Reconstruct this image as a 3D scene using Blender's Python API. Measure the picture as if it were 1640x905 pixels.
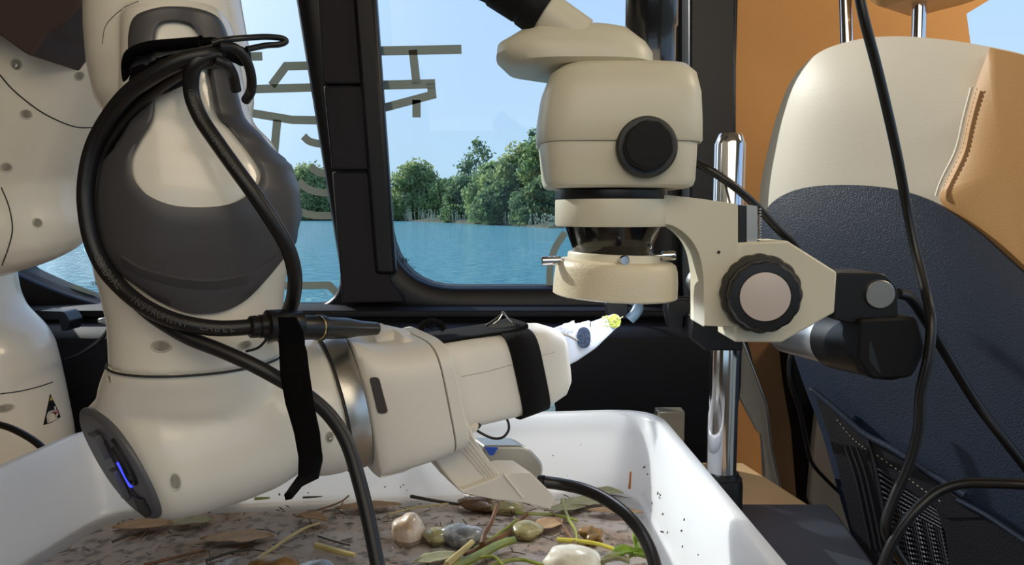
import bpy, bmesh, math, random
from mathutils import Vector, Matrix, noise
from mathutils.bvhtree import BVHTree
for o in list(bpy.data.objects): bpy.data.objects.remove(o)
SC = bpy.context.scene; COL = SC.collection
V = Vector; R = math.radians; PI = math.pi

# ------------------------------------------------------------------ camera, sky, sun, exposure
CAMZ = 1.04; FPX = 1200.0; PITCH = math.atan((452.5-338)/FPX)
cd = bpy.data.cameras.new('camera'); cam = bpy.data.objects.new('camera', cd); COL.objects.link(cam)
cam.location = (0, 0, CAMZ); cam.rotation_euler = (PI/2-PITCH, 0, 0)
cd.sensor_fit = 'HORIZONTAL'; cd.sensor_width = 36; cd.lens = 36*FPX/1640; cd.clip_start = .01; cd.clip_end = 3000
SC.camera = cam

SUN_DIR = V((-.70, .55, .48)).normalized()
w = bpy.data.worlds.new('sky'); SC.world = w; w.use_nodes = True
nt = w.node_tree; nt.nodes.clear()
def nd(t, ty, **k):
    n = t.nodes.new(ty)
    for a, b in k.items(): setattr(n, a, b)
    return n
tc = nd(nt, 'ShaderNodeTexCoord'); sp = nd(nt, 'ShaderNodeSeparateXYZ'); nt.links.new(tc.outputs['Generated'], sp.inputs[0])
cr = nd(nt, 'ShaderNodeValToRGB'); nt.links.new(sp.outputs['Z'], cr.inputs[0])
e = cr.color_ramp.elements
e[0].position = 0.0; e[0].color = (.40, .56, .68, 1)
e[1].position = .9; e[1].color = (.16, .32, .74, 1)
m_ = e.new(.10); m_.color = (.38, .54, .71, 1)
m_ = e.new(.32); m_.color = (.33, .49, .76, 1)
dotn = nd(nt, 'ShaderNodeVectorMath', operation='DOT_PRODUCT'); nt.links.new(tc.outputs['Generated'], dotn.inputs[0]); dotn.inputs[1].default_value = SUN_DIR
mr = nd(nt, 'ShaderNodeMapRange'); nt.links.new(dotn.outputs['Value'], mr.inputs[0])
mr.inputs[1].default_value = .62; mr.inputs[2].default_value = 1.0
pw = nd(nt, 'ShaderNodeMath', operation='POWER'); nt.links.new(mr.outputs[0], pw.inputs[0]); pw.inputs[1].default_value = 2.2
mx = nd(nt, 'ShaderNodeMix', data_type='RGBA'); nt.links.new(pw.outputs[0], mx.inputs[0])
nt.links.new(cr.outputs[0], mx.inputs[6]); mx.inputs[7].default_value = (1.15, 1.2, 1.25, 1)
bg = nd(nt, 'ShaderNodeBackground'); bg.inputs['Strength'].default_value = 1.45
nt.links.new(mx.outputs[2], bg.inputs[0]); wo = nd(nt, 'ShaderNodeOutputWorld'); nt.links.new(bg.outputs[0], wo.inputs[0])

sl = bpy.data.lights.new('sun', 'SUN'); sl.energy = 4.2; sl.angle = R(.6); sl.color = (1, .95, .86)
so = bpy.data.objects.new('sun', sl); COL.objects.link(so); so.rotation_euler = SUN_DIR.to_track_quat('Z', 'Y').to_euler(); so.location = (-6, 4, 5)
# added warm fill light, no visible fitting, above and behind the camera
ll = bpy.data.lights.new('warm_fill', 'AREA'); ll.shape = 'RECTANGLE'; ll.size = 1.3; ll.size_y = .8; ll.energy = 8.0; ll.color = (1, .86, .66)
lo = bpy.data.objects.new('warm_fill', ll); COL.objects.link(lo); lo.location = (.15, -.45, 1.62)
lo.rotation_euler = (R(42), 0, R(5))
l2 = bpy.data.lights.new('cab_wall_fill', 'AREA'); l2.shape = 'DISK'; l2.size = .25; l2.energy = 3.2; l2.color = (1, .80, .55)  # added fill light without a real lamp, brightens the tan right wall
lo2 = bpy.data.objects.new('cab_wall_fill', l2); COL.objects.link(lo2); lo2.location = (1.0, .62, 1.66); lo2.rotation_euler = (V((1.0, .62, 1.66))-V((.45, 1.14, 1.0))).to_track_quat('Z', 'Y').to_euler()
SC.view_settings.view_transform = 'Standard'; SC.view_settings.look = 'None'
SC.view_settings.gamma = 1; SC.view_settings.use_curve_mapping = False
SC.view_settings.exposure = 0.0

# ------------------------------------------------------------------ pixel <-> world
FW = V((0, math.cos(PITCH), -math.sin(PITCH))); UP = V((0, math.sin(PITCH), math.cos(PITCH)))
C0 = V((0, 0, CAMZ))
def ray(px, py): return V(((px-820)/FPX, 0, 0)) + FW + UP*((452.5-py)/FPX)
def P(px, py, Y):
    d = ray(px, py); return C0 + d*(Y/d.y)
def Zp(px, py, z):
    d = ray(px, py); return C0 + d*((z-CAMZ)/d.z)
def PL(px, py, O, N):
    d = ray(px, py); return C0 + d*((O-C0).dot(N)/d.dot(N))
def hit(px, py, bvh, off=0.0, fallback=None):
    d = ray(px, py).normalized()
    r = bvh.ray_cast(C0, d)
    if r[0] is None: return (fallback, -d)
    n = r[1]
    if n.dot(d) > 0: n = -n
    return (r[0] + n*off, n)

# ------------------------------------------------------------------ materials
def lin(c):
    return tuple(((x/255)/12.92 if x/255 <= .04045 else ((x/255+.055)/1.055)**2.4) for x in c) + (1,)
MT = {}
def mat(name, rgb, rough=.5, metal=0, bump=0, bscale=200, var=0, vscale=20, coat=0, spec=.5, emit=None, es=0, rgb2=None, sub=0):
    if name in MT: return MT[name]
    m = bpy.data.materials.new(name); m.use_nodes = True; t = m.node_tree; b = t.nodes['Principled BSDF']
    b.inputs['Base Color'].default_value = lin(rgb); b.inputs['Roughness'].default_value = rough; b.inputs['Metallic'].default_value = metal
    b.inputs['Coat Weight'].default_value = coat; b.inputs['Specular IOR Level'].default_value = spec
    if emit: b.inputs['Emission Color'].default_value = lin(emit); b.inputs['Emission Strength'].default_value = es
    if sub: b.inputs['Subsurface Weight'].default_value = sub; b.inputs['Subsurface Scale'].default_value = .01
    if bump or var:
        co = nd(t, 'ShaderNodeTexCoord')
    if bump:
        n = nd(t, 'ShaderNodeTexNoise'); n.inputs['Scale'].default_value = bscale; n.inputs['Detail'].default_value = 3
        t.links.new(co.outputs['Object'], n.inputs['Vector'])
        bp = nd(t, 'ShaderNodeBump'); bp.inputs['Strength'].default_value = bump; bp.inputs['Distance'].default_value = .001
        t.links.new(n.outputs[0], bp.inputs['Height']); t.links.new(bp.outputs[0], b.inputs['Normal'])
    if var:
        n2 = nd(t, 'ShaderNodeTexNoise'); n2.inputs['Scale'].default_value = vscale; n2.inputs['Detail'].default_value = 6; n2.inputs['Roughness'].default_value = .65
        t.links.new(co.outputs['Object'], n2.inputs['Vector'])
        r_ = nd(t, 'ShaderNodeValToRGB'); t.links.new(n2.outputs[0], r_.inputs[0])
        r_.color_ramp.elements[0].position = .5-.18; r_.color_ramp.elements[1].position = .5+.18
        c1 = lin(rgb); c2 = lin(rgb2) if rgb2 else tuple(x*(1-var) for x in c1[:3])+(1,)
        r_.color_ramp.elements[0].color = c2; r_.color_ramp.elements[1].color = c1
        t.links.new(r_.outputs[0], b.inputs['Base Color'])
    MT[name] = m; return m

M_ROBOT = mat('robot_white_plastic', (232, 226, 212), .28, coat=.25, bump=.015, bscale=900)
M_HAND = mat('hand_white_plastic', (226, 220, 208), .42, bump=.03, bscale=1200)
M_COVER = mat('grey_soft_cover', (70, 68, 70), .42, bump=.03, bscale=1500)
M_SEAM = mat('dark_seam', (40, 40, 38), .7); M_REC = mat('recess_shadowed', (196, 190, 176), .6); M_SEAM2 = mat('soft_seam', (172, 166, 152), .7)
M_CAPD = mat('cap_grey_plastic', (84, 84, 88), .42, bump=.03, bscale=1200)
M_CAPB = mat('cap_black_groove', (14, 14, 16), .5)
M_LED = mat('blue_led', (40, 50, 255), .4, emit=(40, 50, 255), es=3.0)
M_CHROME = mat('chrome', (214, 214, 218), .10, metal=1)
M_CHROME2 = mat('brushed_steel', (190, 188, 184), .32, metal=1, bump=.05, bscale=400)
M_RUBBER = mat('black_cable_rubber', (19, 18, 20), .42, bump=.02, bscale=900)
M_CABLE = mat('black_pvc_cable', (22, 21, 22), .33)
M_VELCRO = mat('black_velcro', (7, 7, 8), .95, bump=.8, bscale=1600, spec=.1)
M_WEB = mat('black_elastic_webbing', (14, 14, 15), .85, bump=.5, bscale=1200, spec=.2)
M_BLACK = mat('black_plastic', (17, 17, 19), .38)
M_BLACKM = mat('matt_black_plastic', (13, 13, 15), .65, spec=.3)
M_MICRO = mat('microscope_cream_enamel', (222, 216, 194), .38, bump=.05, bscale=800)
M_MICRO2 = mat('ring_light_textured_enamel', (226, 214, 186), .4, bump=.35, bscale=700)
M_TAPE = mat('olive_grey_foil', (124, 124, 104), .7)
_t = M_TAPE.node_tree; _tl = nd(_t, 'ShaderNodeBsdfTranslucent'); _tl.inputs[0].default_value = lin((176, 176, 166)); _ms = nd(_t, 'ShaderNodeMixShader'); _ms.inputs[0].default_value = .75
_t.links.new(_t.nodes['Principled BSDF'].outputs[0], _ms.inputs[1]); _t.links.new(_tl.outputs[0], _ms.inputs[2]); _t.links.new(_ms.outputs[0], _t.nodes['Material Output'].inputs[0])
M_TRAY = mat('white_tray_plastic', (228, 235, 248), .3, coat=.1, sub=.25)
_b = M_TRAY.node_tree.nodes['Principled BSDF']; _b.inputs['Subsurface Weight'].default_value = .85; _b.inputs['Subsurface Scale'].default_value = .03; _b.inputs['Subsurface Radius'].default_value = (1, 1, 1)
M_TRIM = mat('dark_van_trim', (28, 28, 33), .55, bump=.2, bscale=900, spec=.35)
M_TRIM2 = mat('dark_window_frame', (19, 20, 25), .4, bump=.08, bscale=900)
M_PILL = mat('pillar_trim', (40, 37, 42), .6, bump=.2, bscale=900, spec=.3)
M_TAN = mat('tan_lining', (226, 166, 98), .7, bump=.2, bscale=400, var=.1, vscale=6)
M_TABLE = mat('beige_wood_board', (206, 172, 128), .5, var=.12, vscale=14)
M_BASE = mat('slate_base_plate', (50, 54, 66), .4, bump=.12, bscale=600, var=.15, vscale=40)
M_SEATB = mat('black_grained_leather_sky_sheen', (40, 51, 70), .42, bump=.55, bscale=650)  # black leather; bluish sheen of the sky is put into the base colour
M_SEATB2 = mat('black_pocket_leather', (30, 31, 38), .45, bump=.4, bscale=650)
M_CREAM = mat('cream_leather', (226, 218, 204), .5, bump=.12, bscale=500)
M_TANL = mat('tan_leather', (196, 150, 98), .5, bump=.12, bscale=500)
M_THREAD = mat('pale_thread', (200, 190, 170), .7)
M_GREYP = mat('grey_panel', (150, 146, 138), .5)
M_PLATE = mat('pinkish_knob_plate', (208, 196, 190), .3, bump=.05, bscale=900)

# ------------------------------------------------------------------ mesh helpers
class MB:
    def __init__(s): s.v = []; s.f = []
    def add(s, vs, fs):
        k = len(s.v); s.v += [V(a) for a in vs]; s.f += [tuple(i+k for i in f) for f in fs]; return s
    def loft(s, rings, cap=True, closed=True):
        n = len(rings[0]); k = len(s.v)
        for r_ in rings: s.v += [V(a) for a in r_]
        for i in range(len(rings)-1):
            for j in range(n if closed else n-1):
                a = k+i*n+j; b = k+i*n+(j+1) % n
                s.f.append((a, b, b+n, a+n))
        if cap and closed:
            s.f.append(tuple(k+j for j in range(n))[::-1]); s.f.append(tuple(k+(len(rings)-1)*n+j for j in range(n)))
        return s
    def tube(s, pts, r, seg=12, cap=True):
        pts = [V(p) for p in pts]; n = len(pts)
        rs = r if isinstance(r, (list, tuple)) else [r]*n
        t0 = (pts[1]-pts[0]).normalized(); u = t0.orthogonal().normalized(); rings = []
        for i in range(n):
            t = (pts[min(i+1, n-1)]-pts[max(i-1, 0)]).normalized()
            u = (u-t*u.dot(t)).normalized(); w_ = t.cross(u)
            rings.append([pts[i]+(u*math.cos(2*PI*j/seg)+w_*math.sin(2*PI*j/seg))*rs[i] for j in range(seg)])
        return s.loft(rings, cap)
    def lathe(s, o, d, prof, seg=40, lobes=0, amp=0):
        o = V(o); d = V(d).normalized(); u = d.orthogonal().normalized(); w_ = d.cross(u); rings = []
        for (t, r_) in prof:
            rr = max(r_, 1e-5)
            rings.append([o+d*t+(u*math.cos(2*PI*j/seg)+w_*math.sin(2*PI*j/seg))*(rr*(1+(amp*abs(math.cos(lobes*PI*j/seg)) if lobes and rr > 1e-4 else 0))) for j in range(seg)])
        return s.loft(rings, True)
    def box(s, c, sz, rot=None):
        c = V(c); m = rot or Matrix.Identity(3); vs = []
        for x in (-1, 1):
            for y in (-1, 1):
                for z in (-1, 1): vs.append(c + m @ V((x*sz[0]/2, y*sz[1]/2, z*sz[2]/2)))
        return s.add(vs, [(0,1,3,2),(4,6,7,5),(0,4,5,1),(2,3,7,6),(0,2,6,4),(1,5,7,3)])
    def prism(s, poly, ext):
        ext = V(ext); n = len(poly); k = len(s.v)
        s.v += [V(p) for p in poly] + [V(p)+ext for p in poly]
        s.f.append(tuple(k+i for i in range(n))[::-1]); s.f.append(tuple(k+n+i for i in range(n)))
        for i in range(n):
            j = (i+1) % n; s.f.append((k+i, k+j, k+n+j, k+n+i))
        return s
    def ribbon(s, lefts, rights, th):
        L = [V(a) for a in lefts]; Rr = [V(a) for a in rights]; n = len(L); rings = []
        for i in range(n):
            t = (L[min(i+1, n-1)]-L[max(i-1, 0)]); wv = Rr[i]-L[i]; nn = t.cross(wv).normalized()*th
            rings.append([L[i], Rr[i], Rr[i]+nn, L[i]+nn])
        return s.loft(rings, True)
WL = {}
def build(mb, name, m, parent=None, bevel=0, smooth=40, sub=0, solid=0, seg=2):
    me = bpy.data.meshes.new(name)
    lo_ = V([min(v[i] for v in mb.v) for i in range(3)]); hi = V([max(v[i] for v in mb.v) for i in range(3)])
    c = (lo_+hi)/2
    if parent is None: c.z = lo_.z
    me.from_pydata([tuple(v-c) for v in mb.v], [], mb.f)
    bm = bmesh.new(); bm.from_mesh(me); bmesh.ops.recalc_face_normals(bm, faces=bm.faces); bm.to_mesh(me); bm.free()
    me.materials.append(m)
    if smooth:
        me.shade_smooth(); me.set_sharp_from_angle(angle=R(smooth))
    o = bpy.data.objects.new(name, me); COL.objects.link(o)
    WL[o.name] = c
    if parent: o.parent = parent; o.location = c-WL[parent.name]
    else: o.location = c
    if solid:
        q = o.modifiers.new('thick', 'SOLIDIFY'); q.thickness = solid; q.offset = 0
    if bevel:
        q = o.modifiers.new('bevel', 'BEVEL'); q.width = bevel; q.segments = seg; q.limit_method = 'ANGLE'; q.angle_limit = R(35); q.harden_normals = False
    if sub:
        q = o.modifiers.new('sub', 'SUBSURF'); q.levels = q.render_levels = sub
    return o
def thing(name, loc, label, cat, group=None):
    o = bpy.data.objects.new(name, None); COL.objects.link(o); o.location = loc; o.empty_display_size = .02; WL[o.name] = V(loc)
    o['label'] = label; o['category'] = cat
    if group: o['group'] = group
    return o
def tag(o, label, cat, group=None, kind=None):
    o['label'] = label; o['category'] = cat
    if group: o['group'] = group
    if kind: o['kind'] = kind
    return o
def struct(o): o['kind'] = 'structure'; return o
def flipup(o):
    for p in o.data.polygons:
        if p.normal.z < 0: p.flip()
    return o
def bake(o):
    bpy.context.view_layer.update(); dg = bpy.context.evaluated_depsgraph_get()
    me = bpy.data.meshes.new_from_object(o.evaluated_get(dg)); me.name = o.name
    o.modifiers.clear(); o.data = me; me.shade_smooth(); return o
def bvh_of(*objs):
    vs = []; fs = []
    for o in objs:
        k = len(vs); c = WL[o.name]
        vs += [v.co+c for v in o.data.vertices]; fs += [tuple(i+k for i in p.vertices) for p in o.data.polygons]
    return BVHTree.FromPolygons(vs, fs)
def spline(pts, n=8):
    pts = [V(p) for p in pts]; out = []
    q = [2*pts[0]-pts[1]] + pts + [2*pts[-1]-pts[-2]]
    for i in range(1, len(q)-2):
        for k in range(n):
            t = k/n; a, b, c, d = q[i-1], q[i], q[i+1], q[i+2]
            out.append(.5*((2*b)+(c-a)*t+(2*a-5*b+4*c-d)*t*t+(3*b-a-3*c+d)*t*t*t))
    out.append(pts[-1]); return out
def spl2(pts, n=6): return [tuple(v)[:len(pts[0])] for v in spline([V(tuple(p)+(0,)*(3-len(p))) for p in pts], n)]
def cable(pl, r, n=8): return spline([P(*p) for p in pl], n)
def ell(c, u, v, e=2.0, n=40):
    out = []
    for j in range(n):
        a = 2*PI*j/n; ca, sa = math.cos(a), math.sin(a)
        out.append(c + u*(math.copysign(abs(ca)**(2/e), ca)) + v*(math.copysign(abs(sa)**(2/e), sa)))
    return out
AX = V((.9, .43, .03)).normalized(); VD = V((-.43, .9, 0)).normalized()
def slab(secs, e=2.2, n=40, vd=VD):
    rings = []
    for sc_ in secs:
        tx, ty, bx, by, Y, hd = sc_[:6]; vv = sc_[6] if len(sc_) > 6 else vd
        a = P(tx, ty, Y); b = P(bx, by, Y); rings.append(ell((a+b)/2, (a-b)/2, vv*hd, e, n))
    return rings
def disc_on(mb, p, n, r, h=.0006, seg=20, prof=None):
    return mb.lathe(p-n*.001, n, prof or [(0, r), (h+.001, r)], seg)

# ------------------------------------------------------------------ outside: lake, bank, trees
WZ = -1.5
def water_mat():
    m = bpy.data.materials.new('lake_water'); m.use_nodes = True; t = m.node_tree; b = t.nodes['Principled BSDF']
    b.inputs['Base Color'].default_value = lin((120, 190, 194)); b.inputs['Roughness'].default_value = .12; b.inputs['IOR'].default_value = 1.33
    co = nd(t, 'ShaderNodeTexCoord'); mp = nd(t, 'ShaderNodeMapping'); t.links.new(co.outputs['Object'], mp.inputs[0]); mp.inputs['Scale'].default_value = (.55, 1.5, 1)
    mp.inputs['Rotation'].default_value = (0, 0, R(18))
    n = nd(t, 'ShaderNodeTexNoise'); n.inputs['Scale'].default_value = 1.3; n.inputs['Detail'].default_value = 5; n.inputs['Roughness'].default_value = .6
    t.links.new(mp.outputs[0], n.inputs['Vector'])
    bp = nd(t, 'ShaderNodeBump'); bp.inputs['Strength'].default_value = 1.0; bp.inputs['Distance'].default_value = .9
    t.links.new(n.outputs[0], bp.inputs['Height']); t.links.new(bp.outputs[0], b.inputs['Normal']); return m
wm = MB(); N = 24
for i in range(N+1):
    for j in range(N+1): wm.v.append(V((-500+1000*i/N, 6+694*j/N, WZ)))
for i in range(N):
    for j in range(N):
        a = i*(N+1)+j; wm.f.append((a, a+N+1, a+N+2, a+1))
lake = build(wm, 'lake', water_mat(), smooth=0)
tag(lake, 'rippled teal lake water outside the van windows', 'lake', kind='stuff')
gm = MB().box((0, -20, WZ-.2), (120, 54, .5)); g = build(gm, 'ground', mat('ground', (120, 118, 96), .9, var=.3, vscale=.5)); struct(g)
# far bank
M_BANK = mat('reedy_bank', (92, 92, 72), .95, var=.4, vscale=.4)
bm_ = MB(); random.seed(4)
rings = []
shore = []
for i in range(121):
    px = -250+i*12; 
    d = 205 if px < 620 else 205-95*min(1, (px-620)/260)**.8
    shore.append((px, d))
for (px, d) in shore:
    x = (px-820)/FPX*d
    h = .7+.3*math.sin(px*.13)
    rings.append([V((x, d, WZ-.3)), V((x, d+1.5, WZ+h*.5)), V((x, d+6, WZ+h)), V((x, d+90, WZ+1.2)), V((x, d+90, WZ-.3))])
bm_.loft(rings, True); bank = build(bm_, 'far_bank', M_BANK); struct(bank)
def leafmat(name, c1, c2):
    m = bpy.data.materials.new(name); m.use_nodes = True; t = m.node_tree; b = t.nodes['Principled BSDF']; b.inputs['Roughness'].default_value = .8
    b.inputs['Specular IOR Level'].default_value = .1
    co = nd(t, 'ShaderNodeTexCoord'); n = nd(t, 'ShaderNodeTexNoise'); n.inputs['Scale'].default_value = .55; n.inputs['Detail'].default_value = 4
    t.links.new(co.outputs['Object'], n.inputs[0]); r_ = nd(t, 'ShaderNodeValToRGB'); t.links.new(n.outputs[0], r_.inputs[0])
    r_.color_ramp.elements[0].position = .38; r_.color_ramp.elements[1].position = .62
    r_.color_ramp.elements[0].color = lin(c1); r_.color_ramp.elements[1].color = lin(c2); t.links.new(r_.outputs[0], b.inputs['Base Color'])
    tr = nd(t, 'ShaderNodeBsdfTranslucent'); t.links.new(r_.outputs[0], tr.inputs[0]); mxs = nd(t, 'ShaderNodeMixShader'); mxs.inputs[0].default_value = .55
    t.links.new(b.outputs[0], mxs.inputs[1]); t.links.new(tr.outputs[0], mxs.inputs[2]); t.links.new(mxs.outputs[0], t.nodes['Material Output'].inputs[0])
    return m
M_LEAF = [leafmat('leaf_mid', (112, 138, 92), (168, 186, 124)), leafmat('leaf_light', (132, 150, 100), (184, 194, 138)), leafmat('leaf_dark', (84, 110, 84), (136, 158, 108))]
M_BARK = mat('bark', (96, 88, 74), .9)
def tree(px, d, ytop, wpx, kind, label, dens=1.0, name='bushy_tree', ybase=None):
    rnd = random.Random(px*7+d)
    x = (px-820)/FPX*d; base = V((x, d, WZ+.6)); top = CAMZ+(338-ytop)/FPX*d
    H = top-base.z; W = wpx/FPX*d/2
    t = thing(name, base, label, 'tree', 'trees along the far lakeshore')
    tm = MB()
    for k in range(3):
        b0 = base+V((rnd.uniform(-.3, .3)*W, 0, -.4)); e0 = base+V((rnd.uniform(-.5, .5)*W, rnd.uniform(-.3, .3)*W, H*.75))
        tm.tube(spline([b0, (b0+e0)/2+V((rnd.uniform(-.1, .1)*W, 0, 0)), e0], 4), [H*.02*(1-i/10) for i in range(9)], 6)
    build(tm, 'trunk', M_BARK, t)
    cm = MB(); blobs = []
    nb = 44 if dens >= .6 else 22
    for k in range(nb):
        f = k/nb
        zz = H*(.0+.88*f**1.05) ; wr = W*(math.sin(PI*min(1, .22+.72*f))**.7)*.75
        blobs.append((base+V((rnd.uniform(-1, 1)*wr*1.05, rnd.uniform(-.8, .8)*wr, zz)), W*rnd.uniform(.26, .44)*(1 if dens >= .6 else .6)))
    blobs.append((base+V((0, 0, H*.93)), W*.16))
    nl = int(300*dens)
    for (c, r_) in blobs:
        for q in range(nl):
            dv = V((rnd.gauss(0, 1), rnd.gauss(0, 1), rnd.gauss(0, 1)))*r_*.6 if dens < .6 else V((rnd.gauss(0, 1), rnd.gauss(0, 1), rnd.gauss(0, 1))).normalized()*(r_*rnd.uniform(.45, 1.12))
            p = c+dv; p.z = max(p.z, WZ+.5)
            s_ = rnd.uniform(.035, .085)*max(2.5, min(W, 6.5))
            a = V((rnd.gauss(0, 1), rnd.gauss(0, 1), rnd.gauss(0, 1))).normalized(); b = a.orthogonal().normalized()
            cm.add([p-a*s_, p+b*s_*.7, p+a*s_, p-b*s_*.7], [(0, 1, 2, 3)])
    cr_ = build(cm, 'crown', M_LEAF[kind], t, smooth=0)
    return t
for args in [
    (612, 200, 296, 70, 0, 'low green bush at the left edge of the right pane'),
    (668, 195, 262, 92, 1, 'rounded pale green tree standing left in the right pane'),
    (715, 190, 292, 80, 0, 'low wide green bush beside the rounded pale tree'),
    (752, 165, 285, 90, 2, 'dark green bush in front of the airy tall tree'),
    (792, 150, 262, 100, 0, 'mid green bush right of the airy tall tree'),
    (838, 140, 232, 105, 1, 'light green tree in the middle of the tall clump'),
    (852, 142, 206, 70, 2, 'thin tall tree with sparse top beside the microscope head', .45),
    (885, 135, 205, 120, 0, 'large dense tree partly behind the microscope'),
    (940, 130, 190, 130, 2, 'dense dark tree behind the microscope head'),
    (1010, 128, 200, 130, 0, 'green tree right of the microscope lens housing'),
    (500, 205, 268, 95, 1, 'pale bush in the lower right of the left pane'),
    (548, 205, 280, 80, 0, 'green bush behind the window pillar'),
    (446, 208, 292, 70, 0, 'low bush just right of the grey arm cover'),
    (125, 205, 300, 60, 0, 'low bush seen left of the black cable loop'),
    (180, 208, 300, 80, 2, 'low bush behind the robot forearm')]:
    tree(*args)
tree(765, 170, 222, 84, 2, 'airy tall tree with open feathery twigs', .3, 'airy_tree')
tree(812, 118+20, 300, 110, 2, 'dark low shrub right at the water edge', 1.0)
tree(870, 118+8, 292, 110, 2, 'dark shrub overhanging the water by the microscope', 1.0)
# reeds
rm = MB(); rnd = random.Random(3)
for k in range(170):
    px = rnd.uniform(600, 900); d = 205-95*min(1, max(0, px-620)/260)**.8 + rnd.uniform(.5, 4)
    b0 = V(((px-820)/FPX*d, d, WZ+.3)); h = rnd.uniform(.8, 2.2)*d/150; dx = rnd.uniform(-.3, .3)
    rm.add([b0+V((-.05, 0, 0)), b0+V((.05, 0, 0)), b0+V((dx+.09, 0, h)), b0+V((dx-.09, 0, h))], [(0, 1, 2, 3)])
    t0 = b0+V((dx, 0, h)); rm.add([t0+V((-.14, 0, -.3)), t0+V((.14, 0, -.3)), t0+V((.1, 0, .35)), t0+V((-.06, 0, .35))], [(0, 1, 2, 3)])
tag(build(rm, 'reeds', mat('dry_reed', (190, 184, 150), .9), smooth=0), 'pale dry reeds along the far shoreline', 'reeds', kind='stuff')

# ------------------------------------------------------------------ van shell
WY = 1.05
def rrect(pts, rads, n=8):
    out = []; m = len(pts)
    for i in range(m):
        p = V(pts[i]); a = (V(pts[i-1])-p).normalized(); b = (V(pts[(i+1) % m])-p).normalized(); r_ = rads[i]
        for k in range(n+1):
            t = k/n; out.append((p+a*r_)*(1-t)**2 + p*2*t*(1-t) + (p+b*r_)*t*t)
    return out
def W2(px, py, Y=WY): q = P(px, py, Y); return (q.x, q.z)
ztop = 1.60
xl = W2(-160, 300)[0]
win1 = rrect([(xl, 1.56), (W2(492, -60)[0]-.02, 1.56), W2(549, 492), W2(186, 499), W2(-60, 420)], [.05, .02, .055, .05, .1], 8)
win1 = rrect([(xl-.05, 1.56), (W2(498, 0)[0]-.055, 1.56), W2(552, 493), W2(196, 498), W2(70, 472), W2(-60, 395)], [.05, .02, .06, .06, .1, .1], 8)
win2 = rrect([(W2(583, 0)[0]-.05, 1.56), (W2(1030, 0)[0]+.01, 1.56), W2(1046, 462), W2(633, 463)], [.02, .05, .06, .085], 8)
def wall_with_holes(name, outer, holes, y, th, m):
    me = bpy.data.meshes.new(name); bm = bmesh.new(); edges = []
    for lp in [outer]+holes:
        vs = [bm.verts.new((p[0], y, p[1])) for p in lp]
        for i in range(len(vs)): edges.append(bm.edges.new((vs[i], vs[(i+1) % len(vs)])))
    bmesh.ops.triangle_fill(bm, use_beauty=True, use_dissolve=False, edges=edges, normal=(0, -1, 0))
    ret = bmesh.ops.extrude_face_region(bm, geom=list(bm.faces))
    for v in [g_ for g_ in ret['geom'] if isinstance(g_, bmesh.types.BMVert)]: v.co.y += th
    bmesh.ops.recalc_face_normals(bm, faces=bm.faces)
    bm.to_mesh(me); bm.free(); me.materials.append(m)
    o = bpy.data.objects.new(name, me); COL.objects.link(o); WL[o.name] = V((0, 0, 0)); return o
XR = W2(1180, 300)[0]
wall = wall_with_holes('wall_back', [(-1.9, 0), (XR, 0), (XR, 1.75), (-1.9, 1.75)], [win1, win2], WY+.02, .05, M_TRIM); struct(wall)
def off2(loop, d):
    n = len(loop); c = V((sum(p[0] for p in loop)/n, sum(p[1] for p in loop)/n)); out = []
    for i in range(n):
        a = V((loop[i-1][0], loop[i-1][1])); b = V((loop[(i+1) % n][0], loop[(i+1) % n][1])); t = (b-a)
        if t.length < 1e-9: t = V((1, 0))
        t.normalize(); nn = V((t.y, -t.x)); p = V((loop[i][0], loop[i][1]))
        if nn.dot(p-c) < 0: nn = -nn
        out.append(p+nn*d)
    return out
M_GLASS = bpy.data.materials.new('window_glass'); M_GLASS.use_nodes = True
t = M_GLASS.node_tree; t.nodes.clear(); o_ = nd(t, 'ShaderNodeOutputMaterial'); trn = nd(t, 'ShaderNodeBsdfTransparent'); trn.inputs[0].default_value = (.93, .96, .97, 1)
gl = nd(t, 'ShaderNodeBsdfGlossy'); gl.inputs['Roughness'].default_value = .01; fr = nd(t, 'ShaderNodeLayerWeight'); fr.inputs[0].default_value = .5
pw_ = nd(t, 'ShaderNodeMath', operation='POWER'); t.links.new(fr.outputs['Facing'], pw_.inputs[0]); pw_.inputs[1].default_value = 4.5
ma_ = nd(t, 'ShaderNodeMath', operation='MULTIPLY_ADD'); t.links.new(pw_.outputs[0], ma_.inputs[0]); ma_.inputs[1].default_value = .3; ma_.inputs[2].default_value = .012
ms = nd(t, 'ShaderNodeMixShader'); t.links.new(ma_.outputs[0], ms.inputs[0]); t.links.new(trn.outputs[0], ms.inputs[1]); t.links.new(gl.outputs[0], ms.inputs[2]); t.links.new(ms.outputs[0], o_.inputs[0])
def window(name, loop, fw, y0):
    root = bpy.data.objects.new(name, None); COL.objects.link(root)
    c = V((sum(p[0] for p in loop)/len(loop), WY, sum(p[1] for p in loop)/len(loop))); root.location = c; WL[root.name] = c; struct(root)
    o1 = off2(loop, fw); rings = []
    prof = [(0, .035), (0, .004), (.004, 0), (fw*.55, -.006), (fw, -.001), (fw, .02)]
    mb = MB(); rr = []
    for i in range(len(loop)):
        p = V((loop[i][0], loop[i][1])); q = o1[i]; d = (q-p).normalized()
        rr.append([V((p.x+d.x*a, WY+b+.006, p.y+d.y*a)) for (a, b) in prof])
    rr.append(rr[0]); mb.loft(rr, False, False)
    build(mb, 'window_frame', M_TRIM2, root, smooth=50)
    mg = MB().prism([V((p[0], WY+.046, p[1])) for p in off2(loop, .004)], (0, .004, 0))
    build(mg, 'pane', M_GLASS, root, smooth=0)
    return root
w1 = window('window_1', win1, .035, 0); w2 = window('window_2', win2, .05, 0)
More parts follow.
